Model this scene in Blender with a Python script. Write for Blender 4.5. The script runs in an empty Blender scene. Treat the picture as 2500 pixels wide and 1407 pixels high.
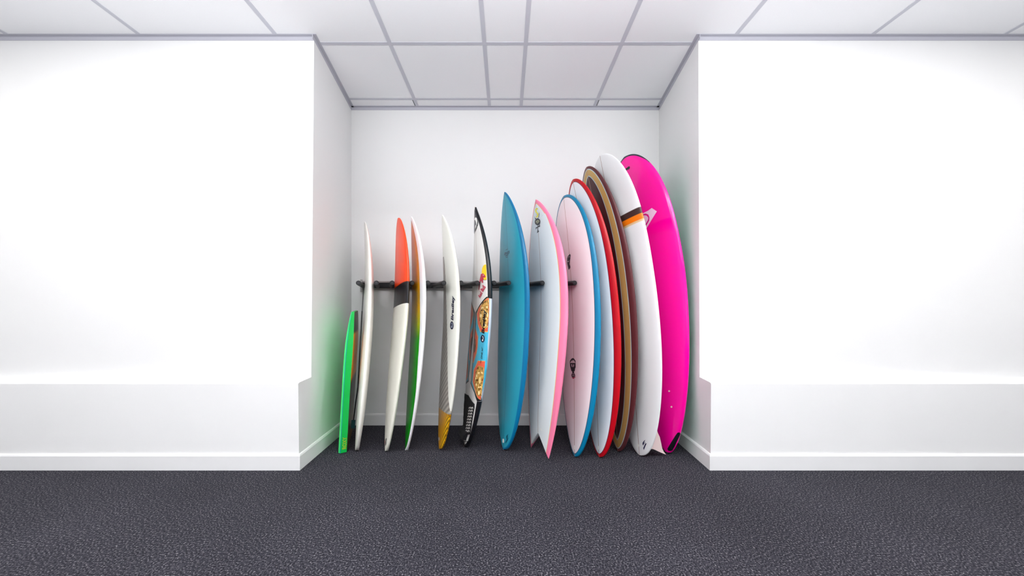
import bpy, bmesh, math, random
import numpy as np
from mathutils import Vector, Matrix

random.seed(4)
scene = bpy.context.scene
COL = scene.collection

# ------------------------------------------------------------------ camera
F_PX, EYE, D = 880.0, 0.9648, 3.0            # focal length in pixels (2500 wide), eye height, distance to the back wall
cam = bpy.data.cameras.new('camera')
cam.sensor_width = 36.0
cam.lens = F_PX / 2500.0 * 36.0
cam.shift_x = 15.0 / 2500.0
cam.shift_y = 51.5 / 2500.0
cam.clip_start = 0.05
cam_o = bpy.data.objects.new('camera', cam)
cam_o.location = (0, 0, EYE)
cam_o.rotation_euler = (math.radians(90), 0, 0)
COL.objects.link(cam_o)
scene.camera = cam_o

# ------------------------------------------------------------------ light and exposure
scene.view_settings.view_transform = 'Standard'
scene.view_settings.look = 'None'
scene.view_settings.gamma = 1.0
scene.view_settings.use_curve_mapping = False
scene.cycles.caustics_reflective = False
scene.view_settings.exposure = 0.66
world = bpy.data.worlds.new('world')
scene.world = world
world.use_nodes = True
world.node_tree.nodes['Background'].inputs[0].default_value = (0.95, 0.97, 1.0, 1)
world.node_tree.nodes['Background'].inputs[1].default_value = 0.3

def area(name, loc, rot, sx, sy, power, col=(1, 1, 1)):
    l = bpy.data.lights.new(name, 'AREA')
    l.shape = 'RECTANGLE'
    l.size, l.size_y = sx, sy
    l.energy = power
    l.color = col
    o = bpy.data.objects.new(name, l)
    o.location = loc
    o.rotation_euler = [math.radians(a) for a in rot]
    COL.objects.link(o)
    return o
H = 2.642                                    # ceiling height
# ceiling luminaires of the office, uplights added to brighten the ceiling, and an added soft fill from the rear
for lx, ly, pw in ((-2.4, 1.05, 26), (2.4, 1.05, 26), (0.0, 0.7, 11), (-2.1, -1.9, 8), (2.1, -1.9, 8), (0.0, -1.9, 12)):  # rear middle lamp added for a gloss streak on the magenta board
    area('ceiling_lamp', (lx, ly, H - 0.03), (0, 0, 0), 2.7 if ly > 1 else 1.5, 0.3, pw, (1.0, 0.985, 0.965))
for lx, pw in ((-1.7, 47), (0.0, 80), (1.7, 47)):
    area('ceiling_fill_uplight', (lx, -0.05, 1.8), (180, 0, 0), 1.4, 0.25, pw, (0.97, 0.975, 1.0))
area('rear_fill_light', (0, -3.9, 1.45), (90, 0, 0), 6.5, 1.7, 12, (0.93, 0.965, 1.0))  # added cool fill in front of the plain rear wall

# ------------------------------------------------------------------ helpers
def srgb(*c):
    if len(c) == 1: c = c[0]
    return tuple(((x / 255) / 12.92 if x / 255 <= 0.04045 else ((x / 255 + 0.055) / 1.055) ** 2.4) for x in c)

def link(o, parent=None):
    COL.objects.link(o)
    if parent is not None: o.parent = parent
    return o

def empty(name, loc=(0, 0, 0)):
    o = bpy.data.objects.new(name, None)
    o.location = loc
    o.empty_display_size = 0.1
    return link(o)

def tag(o, label=None, cat=None, group=None, kind=None):
    if label: o['label'] = label
    if cat: o['category'] = cat
    if group: o['group'] = group
    if kind: o['kind'] = kind
    return o

def mesh(name, verts, faces, mat, parent=None, smooth=False, off=None):
    me = bpy.data.meshes.new(name)
    if off is not None:
        verts = [(v[0] - off[0], v[1] - off[1], v[2] - off[2]) for v in verts]
    me.from_pydata([tuple(v) for v in verts], [], [tuple(f) for f in faces])
    bm = bmesh.new(); bm.from_mesh(me)
    bmesh.ops.recalc_face_normals(bm, faces=bm.faces)
    bm.to_mesh(me); bm.free()
    if smooth:
        for p in me.polygons: p.use_smooth = True
    if mat: me.materials.append(mat)
    return link(bpy.data.objects.new(name, me), parent)

def bm_obj(name, bm, mat, parent=None, smooth=False):
    bmesh.ops.recalc_face_normals(bm, faces=bm.faces)
    me = bpy.data.meshes.new(name)
    bm.to_mesh(me); bm.free()
    if smooth:
        for p in me.polygons: p.use_smooth = True
    if mat: me.materials.append(mat)
    return link(bpy.data.objects.new(name, me), parent)

BOXF = [(0, 3, 2, 1), (4, 5, 6, 7), (0, 1, 5, 4), (1, 2, 6, 5), (2, 3, 7, 6), (3, 0, 4, 7)]
def boxv(x0, x1, y0, y1, z0, z1):
    return [(x0, y0, z0), (x1, y0, z0), (x1, y1, z0), (x0, y1, z0), (x0, y0, z1), (x1, y0, z1), (x1, y1, z1), (x0, y1, z1)]
def box(name, b, mat, parent=None, bevel=0.0):
    o = mesh(name, boxv(*b), BOXF, mat, parent)
    if bevel:
        bm = bmesh.new(); bm.from_mesh(o.data)
        bmesh.ops.bevel(bm, geom=list(bm.edges), offset=bevel, segments=2, affect='EDGES', profile=0.5)
        bm.to_mesh(o.data); bm.free()
    return o

def prism(name, rings, mat, parent=None):
    """closed solid from stacked rings of equal length"""
    n = len(rings[0]); v = [p for r in rings for p in r]; f = []
    for k in range(len(rings) - 1):
        for i in range(n):
            j = (i + 1) % n
            f.append((k * n + i, k * n + j, (k + 1) * n + j, (k + 1) * n + i))
    f.append(tuple(range(n))[::-1]); f.append(tuple(range((len(rings) - 1) * n, len(rings) * n)))
    return mesh(name, v, f, mat, parent)

# ------------------------------------------------------------------ materials
def newmat(name):
    m = bpy.data.materials.new(name); m.use_nodes = True
    nt = m.node_tree
    return m, nt, nt.nodes['Principled BSDF']

def plain(name, col, rough=0.5, spec=0.5, coat=0.0, metal=0.0, bump=None, vary=0.0):
    m, nt, b = newmat(name)
    b.inputs['Base Color'].default_value = (*col, 1)
    b.inputs['Roughness'].default_value = rough
    b.inputs['Specular IOR Level'].default_value = spec
    b.inputs['Coat Weight'].default_value = coat
    b.inputs['Coat Roughness'].default_value = 0.08
    b.inputs['Metallic'].default_value = metal
    if bump or vary:
        tc = nt.nodes.new('ShaderNodeTexCoord')
        nz = nt.nodes.new('ShaderNodeTexNoise')
        nz.inputs['Scale'].default_value = bump[0] if bump else 6.0
        nz.inputs['Detail'].default_value = 3.0
        nt.links.new(tc.outputs['Object'], nz.inputs['Vector'])
        if bump:
            bp = nt.nodes.new('ShaderNodeBump')
            bp.inputs['Strength'].default_value = bump[1]; bp.inputs['Distance'].default_value = bump[2]
            nt.links.new(nz.outputs['Fac'], bp.inputs['Height'])
            nt.links.new(bp.outputs['Normal'], b.inputs['Normal'])
        if vary:
            mx = nt.nodes.new('ShaderNodeMix'); mx.data_type = 'RGBA'
            mx.inputs[6].default_value = (*[c * (1 - vary) for c in col], 1)
            mx.inputs[7].default_value = (*[min(1, c * (1 + vary)) for c in col], 1)
            nt.links.new(nz.outputs['Fac'], mx.inputs[0])
            nt.links.new(mx.outputs[2], b.inputs['Base Color'])
    return m

M_WALL = plain('white_wall_paint', (0.78, 0.78, 0.776), 0.6, 0.3, bump=(90, 0.05, 0.002))
M_SKIRT = plain('white_gloss_skirting', (0.77, 0.77, 0.77), 0.45, 0.4, bump=(25, 0.03, 0.002))
M_TILE = plain('ceiling_tile_face', (0.86, 0.865, 0.885), 0.9, 0.1, bump=(260, 0.12, 0.002), vary=0.02)
M_BAR = plain('ceiling_bar_enamel', (0.56, 0.565, 0.62), 0.85, 0.1)
M_ANGLE = plain('wall_angle_enamel', (0.48, 0.48, 0.535), 0.8, 0.1)
M_DARK = plain('dark_void', (0.02, 0.02, 0.022), 0.9, 0.1)
M_BLACK = plain('black_foam', (0.012, 0.012, 0.014), 0.55, 0.4, bump=(300, 0.2, 0.001))
M_CAP = plain('black_rubber', (0.018, 0.018, 0.021), 0.4, 0.5)
M_STEEL = plain('rack_steel', (0.42, 0.40, 0.40), 0.4, 0.5, metal=0.7)

def carpet():
    m, nt, b = newmat('charcoal_loop_carpet')
    N = nt.nodes.new; Lk = nt.links.new
    tc = N('ShaderNodeTexCoord')
    n1 = N('ShaderNodeTexNoise'); n1.inputs['Scale'].default_value = 150; n1.inputs['Detail'].default_value = 2.5; n1.inputs['Roughness'].default_value = 0.65
    n2 = N('ShaderNodeTexVoronoi'); n2.inputs['Scale'].default_value = 260
    n3 = N('ShaderNodeTexNoise'); n3.inputs['Scale'].default_value = 2.2; n3.inputs['Detail'].default_value = 3
    for n in (n1, n2, n3): Lk(tc.outputs['Object'], n.inputs['Vector'])
    r = N('ShaderNodeValToRGB')
    e = r.color_ramp.elements
    e[0].position = 0.34; e[0].color = (*srgb(16, 15, 20), 1)
    e[1].position = 0.74; e[1].color = (*srgb(146, 143, 144), 1)
    k = e.new(0.5); k.color = (*srgb(42, 41, 48), 1)
    k = e.new(0.6); k.color = (*srgb(70, 69, 75), 1)
    Lk(n1.outputs['Fac'], r.inputs['Fac'])
    mr = N('ShaderNodeMapRange'); mr.inputs[1].default_value = 0.3; mr.inputs[2].default_value = 0.7; mr.inputs[3].default_value = 0.86; mr.inputs[4].default_value = 1.08
    Lk(n3.outputs['Fac'], mr.inputs[0])
    mx = N('ShaderNodeMix'); mx.data_type = 'RGBA'; mx.blend_type = 'MULTIPLY'; mx.inputs[0].default_value = 1
    Lk(r.outputs['Color'], mx.inputs[6]); Lk(mr.outputs[0], mx.inputs[7])
    Lk(mx.outputs[2], b.inputs['Base Color'])
    b.inputs['Roughness'].default_value = 0.95; b.inputs['Specular IOR Level'].default_value = 0.1
    bp = N('ShaderNodeBump'); bp.inputs['Strength'].default_value = 0.25; bp.inputs['Distance'].default_value = 0.003
    Lk(n2.outputs['Distance'], bp.inputs['Height']); Lk(bp.outputs['Normal'], b.inputs['Normal'])
    return m
M_CARPET = carpet()

# ------------------------------------------------------------------ room shell
DW, DP = 2.2226, 2.166                        # front wall plane, plinth front plane
XR = 4.6                                      # half width of the room
YB = -4.0                                     # wall behind the camera
ZL0, ZL1 = 0.5217, 0.5455                     # plinth top: front edge, back edge
S = D / F_PX
def hw(px, d): return px * d / F_PX
SIDE = {-1: dict(top=hw(468, DW), low=hw(475, DW), pt=hw(507, DP), pb=hw(505, DP), back=hw(377, D)),
        1: dict(top=hw(470, DW), low=hw(473, DW), pt=hw(501, DP), pb=hw(500, DP), back=hw(374, D))}
fl = tag(box('floor', (-XR, XR, YB, D + 0.12, -0.08, 0.0), M_CARPET), 'dark grey speckled loop-pile carpet floor', kind='structure')
for sg, nm in ((-1, 'left'), (1, 'right')):
    q = SIDE[sg]
    lo = [(sg * XR, DW, ZL1), (sg * q['low'], DW, ZL1), (sg * q['back'], D, ZL1), (sg * XR, D, ZL1)]
    hi = [(sg * XR, DW, H + .02), (sg * q['top'], DW, H + .02), (sg * q['back'], D, H + .02), (sg * XR, D, H + .02)]
    w = prism('wall_' + nm, [lo, hi], M_WALL)
    tag(w, 'plain white painted wall %s of the alcove above a low plinth' % nm, kind='structure')
    # plinth: stands proud of the wall, its end bent back to meet the alcove side
    def ring(z_front, z_mid, tp):
        a = q['pt'] if tp else q['pb']
        mid = q['low'] if tp else a + (q['back'] - a) * (DW - DP) / (D - DP)
        return [(sg * XR, DP, z_front), (sg * a, DP, z_front), (sg * mid, DW, z_mid), (sg * q['back'], D, z_mid), (sg * XR, D, z_mid), (sg * XR, DW, z_mid)]
    v = ring(0, 0, 0) + ring(.1, .1, 0) + ring(ZL0, ZL1, 1)
    f = [(k * 6 + i, k * 6 + (i + 1) % 6, k * 6 + 6 + (i + 1) % 6, k * 6 + 6 + i) for k in (0, 1) for i in range(6)]
    f += [(5, 4, 3, 2), (5, 2, 1, 0), (12, 13, 14, 17), (17, 14, 15, 16)]
    pl = mesh('plinth', v, f, M_WALL, w)
    bm = bmesh.new(); bm.from_mesh(pl.data); bm.edges.ensure_lookup_table()
    ed = [e for e in bm.edges if all(abs(vv.co.y - DP) < 1e-4 for vv in e.verts) and (all(vv.co.z > 0.4 for vv in e.verts))]
    bmesh.ops.bevel(bm, geom=ed, offset=0.008, segments=3, affect='EDGES', profile=0.5)
    bm.to_mesh(pl.data); bm.free()
    # even normals over the slightly bent end of the wall and plinth
    nside = Vector((-sg, 0.08, 0)).normalized()
    for o_ in (w, pl):
        nl = []
        for p_ in o_.data.polygons:
            side = abs(p_.normal.x) > 0.35 and abs(p_.center.x) < 2 and abs(p_.normal.z) < .4
            p_.use_smooth = side
            nl += [tuple(nside if side else p_.normal)] * len(p_.loop_indices)
        o_.data.normals_split_custom_set(nl)
    # skirting board swept round the plinth corner
    TH, HB = 0.0125, 0.096
    prof = [(0, 0), (TH, 0), (TH, HB - 0.012), (TH * 0.72, HB - 0.004), (TH * 0.3, HB), (0, HB)]
    a = q['pb']
    n_side = Vector((-sg * (D - DP), -(q['back'] - a) * 0 , 0)).normalized()
    def pathpts(t): return [(sg * XR, DP - t), (sg * (a - t), DP - t), (sg * (q['back'] - t), D - 0.0)]
    rings = []
    for t, z in prof: rings.append([(x, y, z) for x, y in pathpts(t)])
    v = [p for r in rings for p in r]; f = []
    for k in range(len(prof)):
        k2 = (k + 1) % len(prof)
        for i in range(2): f.append((k * 3 + i, k * 3 + i + 1, k2 * 3 + i + 1, k2 * 3 + i))
    f += [tuple(k * 3 for k in range(len(prof))), tuple(k * 3 + 2 for k in range(len(prof)))]
    tag(mesh('baseboard_' + nm, v, f, M_SKIRT), 'white skirting board along the %s plinth and alcove side' % nm, kind='structure')
tag(box('wall_back', (-XR, XR, D, D + 0.1, 0, H + .02), M_WALL), 'white back wall of the alcove behind the boards', kind='structure')
TH, HB = 0.0125, 0.096
xl, xr = SIDE[-1]['back'] - 0.012, SIDE[1]['back'] - 0.012
v = []
for x in (-xl, xr):
    v += [(x, D, 0), (x, D - TH, 0), (x, D - TH, HB - .012), (x, D - TH * .72, HB - .004), (x, D - TH * .3, HB), (x, D, HB)]
tag(mesh('baseboard_back', v, [(i, (i + 1) % 6, 6 + (i + 1) % 6, 6 + i) for i in range(6)] + [tuple(range(6)), tuple(range(6, 12))], M_SKIRT),
    'white skirting board at the back of the alcove', kind='structure')
# the rest of the office, outside the frame
tag(box('wall_side_left', (-XR - 0.1, -XR, YB, D + .1, 0, H + .1), M_WALL), 'white side wall of the office', kind='structure')
tag(box('wall_side_right', (XR, XR + 0.1, YB, D + .1, 0, H + .1), M_WALL), 'white side wall of the office', kind='structure')
tag(box('wall_rear', (-XR, XR, YB - 0.1, YB, 0, H + .1), M_WALL), 'white rear wall of the office', kind='structure')

# ceiling: dark void slab, lay-in tiles and enamelled bars
ce = tag(box('ceiling', (-XR, XR, YB, D + .1, H + 0.075, H + 0.12), M_DARK), 'suspended ceiling of pale grey tiles in a metal grid', kind='structure')
XB = [-4.6, -3.85, -3.05, -2.244, -1.41, -0.733, -0.136, 0.126, 0.733, 1.41, 2.244, 3.05, 3.85, 4.6]
YBAR = [2.281 + 0.6013 * k for k in (1, 0, -1)]     # 2.882, 2.281, 1.680
BW = 0.0125
rows = [(YBAR[0], D), (YBAR[1], YBAR[0]), (YBAR[2], YBAR[1])]
ZT = H + 0.004
for ri, (y0, y1) in enumerate(rows):
    for i in range(len(XB) - 1):
        x0, x1 = XB[i], XB[i + 1]
        if ri < 2 and (x1 < -1.3 or x0 > 1.3): continue
        g0 = g1 = 0.0
        yy1 = y1
        xx0, xx1 = x0, x1
        if ri == 2 and (x1 <= -1.3 or x0 >= 1.3): yy1 = DW
        if ri < 2: xx0, xx1 = max(x0, -1.275), min(x1, 1.265)
        if ri == 0 and i == 4: xx1 -= 0.0205           # cut tiles that sit a little short: dark slit beside the bar
        if ri == 0 and i == 8: xx0 += 0.0205
        t = box('ceiling_tile', (xx0, xx1, y0, yy1, ZT + 0.001, ZT + 0.016), M_TILE, ce)
# plain ceiling beyond the part in view
box('ceiling_field', (-XR, XR, YB, YBAR[2] - 0.001, ZT, ZT + 0.016), M_TILE, ce)
for x in XB[1:-1]:
    y1 = D if abs(x) < 1.2 else DW
    box('ceiling_bar', (x - BW, x + BW, YBAR[2] - 0.6, y1, H + 0.0026, H + 0.0065), M_BAR, ce)
for y in YBAR:
    xa = XR if y < DW else 1.27
    box('ceiling_bar', (-xa, xa, y - BW, y + BW, H + 0.003, H + 0.006), M_BAR, ce)
# wall angle strips
def angle_strip(name, p, q2, nrm):
    px, py = p; qx, qy = q2; nx, ny = nrm
    t = 0.003; w_ = 0.022; h = 0.021
    def pt(a, b, z): return [(px + nx * a, py + ny * a, z), (qx + nx * a, qy + ny * a, z)]
    sec = [(0, H + 0.0045), (w_, H + 0.0045), (w_, H + 0.002), (t, H + 0.002), (t, H - h), (0, H - h)]
    v = []
    for a, z in sec: v += pt(a, 0, z)
    f = [(2 * i, 2 * i + 1, 2 * ((i + 1) % 6) + 1, 2 * ((i + 1) % 6)) for i in range(6)] + [tuple(range(0, 12, 2)), tuple(range(1, 12, 2))]
    mesh(name, v, f, M_ANGLE, ce)
angle_strip('wall_angle', (-SIDE[-1]['back'], D), (SIDE[1]['back'], D), (0, -1))
for sg in (-1, 1):
    q = SIDE[sg]
    angle_strip('wall_angle', (sg * XR, DW), (sg * q['top'], DW), (0, -1))
    angle_strip('wall_angle', (sg * q['top'], DW - .0221), (sg * q['back'], D), (-sg, 0))

# ------------------------------------------------------------------ surfboards
BOARDS = {
    'white1': {'X': -1.0051, 'Y': 2.4579, 'th': 11.2647, 'ph': -4.3652, 'ps': 22.1784, 'L': 1.6605, 'W': 0.4854, 'T': 0.0642, 'p': 0.5074, 'en': 2.4687, 'kn': 0.5441, 'et': 2.2868, 'kt': 0.5311, 'rn': 0.0785, 'rt': 0.0095, 'tw': 0.0},
    'orange': {'X': -0.8052, 'Y': 2.4445, 'th': 5.7963, 'ph': -6.4439, 'ps': 25.8302, 'L': 1.6354, 'W': 0.4999, 'T': 0.0548, 'p': 0.5774, 'en': 2.6366, 'kn': 0.5412, 'et': 1.5608, 'kt': 0.5391, 'rn': 0.083, 'rt': 0.0042, 'tw': 0.0},
    'yellow': {'X': -0.6569, 'Y': 2.4643, 'th': 4.2894, 'ph': -4.4252, 'ps': 22.9208, 'L': 1.63, 'W': 0.4973, 'T': 0.0512, 'p': 0.5459, 'en': 2.7676, 'kn': 0.8371, 'et': 1.7464, 'kt': 0.6581, 'rn': 0.0955, 'rt': 0.0217, 'tw': 0.0},
    'carbon': {'X': -0.43, 'Y': 2.4935, 'th': 2.2914, 'ph': -3.9046, 'ps': 20.2728, 'L': 1.6284, 'W': 0.4931, 'T': 0.0549, 'p': 0.526, 'en': 2.882, 'kn': 0.8139, 'et': 2.4246, 'kt': 0.5289, 'rn': 0.1066, 'rt': 0.0223, 'tw': 0.0},
    'lion': {'X': -0.2516, 'Y': 2.5343, 'th': 0.0, 'ph': -4.8577, 'ps': 17.738, 'L': 1.682, 'W': 0.5083, 'T': 0.0744, 'p': 0.5177, 'en': 2.3518, 'kn': 1.0051, 'et': 2.1937, 'kt': 0.5696, 'rn': 0.1028, 'rt': 0.0275, 'tw': 0.0},
    'teal': {'X': 0.0224, 'Y': 2.4862, 'th': 3.5342, 'ph': -3.1623, 'ps': 20.6701, 'L': 1.8077, 'W': 0.5492, 'T': 0.0721, 'p': 0.5027, 'en': 2.3863, 'kn': 0.7753, 'et': 2.1385, 'kt': 0.5288, 'rn': 0.0875, 'rt': 0.0307, 'tw': 0.0},
    'fish': {'X': 0.2386, 'Y': 2.3771, 'th': 6.5248, 'ph': -4.8279, 'ps': 18.5062, 'L': 1.741, 'W': 0.62, 'T': 0.0751, 'p': 0.5156, 'en': 2.6937, 'kn': 0.8385, 'et': 1.4877, 'kt': 0.8641, 'rn': 0.1012, 'rt': 0.0186, 'tw': 0.45},
    'egg': {'X': 0.4907, 'Y': 2.3602, 'th': 8.4106, 'ph': -3.1182, 'ps': 18.2517, 'L': 1.8013, 'W': 0.5753, 'T': 0.0678, 'p': 0.5659, 'en': 2.782, 'kn': 0.5273, 'et': 1.819, 'kt': 0.5675, 'rn': 0.081, 'rt': 0.0331, 'tw': 0.0},
    'red': {'X': 0.6515, 'Y': 2.3578, 'th': 7.2348, 'ph': -0.457, 'ps': 19.5665, 'L': 1.8928, 'W': 0.5008, 'T': 0.0648, 'p': 0.4842, 'en': 2.8404, 'kn': 0.5335, 'et': 1.8737, 'kt': 0.5311, 'rn': 0.1153, 'rt': 0.0371, 'tw': 0.0},
    'maroon': {'X': 0.8055, 'Y': 2.4499, 'th': 5.7995, 'ph': 1.9599, 'ps': 16.6828, 'L': 1.9975, 'W': 0.5341, 'T': 0.0601, 'p': 0.5078, 'en': 2.4314, 'kn': 0.5297, 'et': 1.8732, 'kt': 0.5707, 'rn': 0.1038, 'rt': 0.0401, 'tw': 0.0},
    'band': {'X': 0.9371, 'Y': 2.393, 'th': 5.9053, 'ph': 3.9037, 'ps': 18.4492, 'L': 2.0537, 'W': 0.5633, 'T': 0.0584, 'p': 0.5529, 'en': 3.2486, 'kn': 0.529, 'et': 2.0065, 'kt': 0.4602, 'rn': 0.0799, 'rt': 0.0495, 'tw': 0.0},
    'pink': {'X': 1.1085, 'Y': 2.4146, 'th': 8.3133, 'ph': 0.9682, 'ps': 21.5639, 'L': 2.1052, 'W': 0.6085, 'T': 0.0775, 'p': 0.5899, 'en': 3.1192, 'kn': 0.5242, 'et': 1.6651, 'kt': 0.5808, 'rn': 0.0944, 'rt': 0.0247, 'tw': 0.0}}
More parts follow.
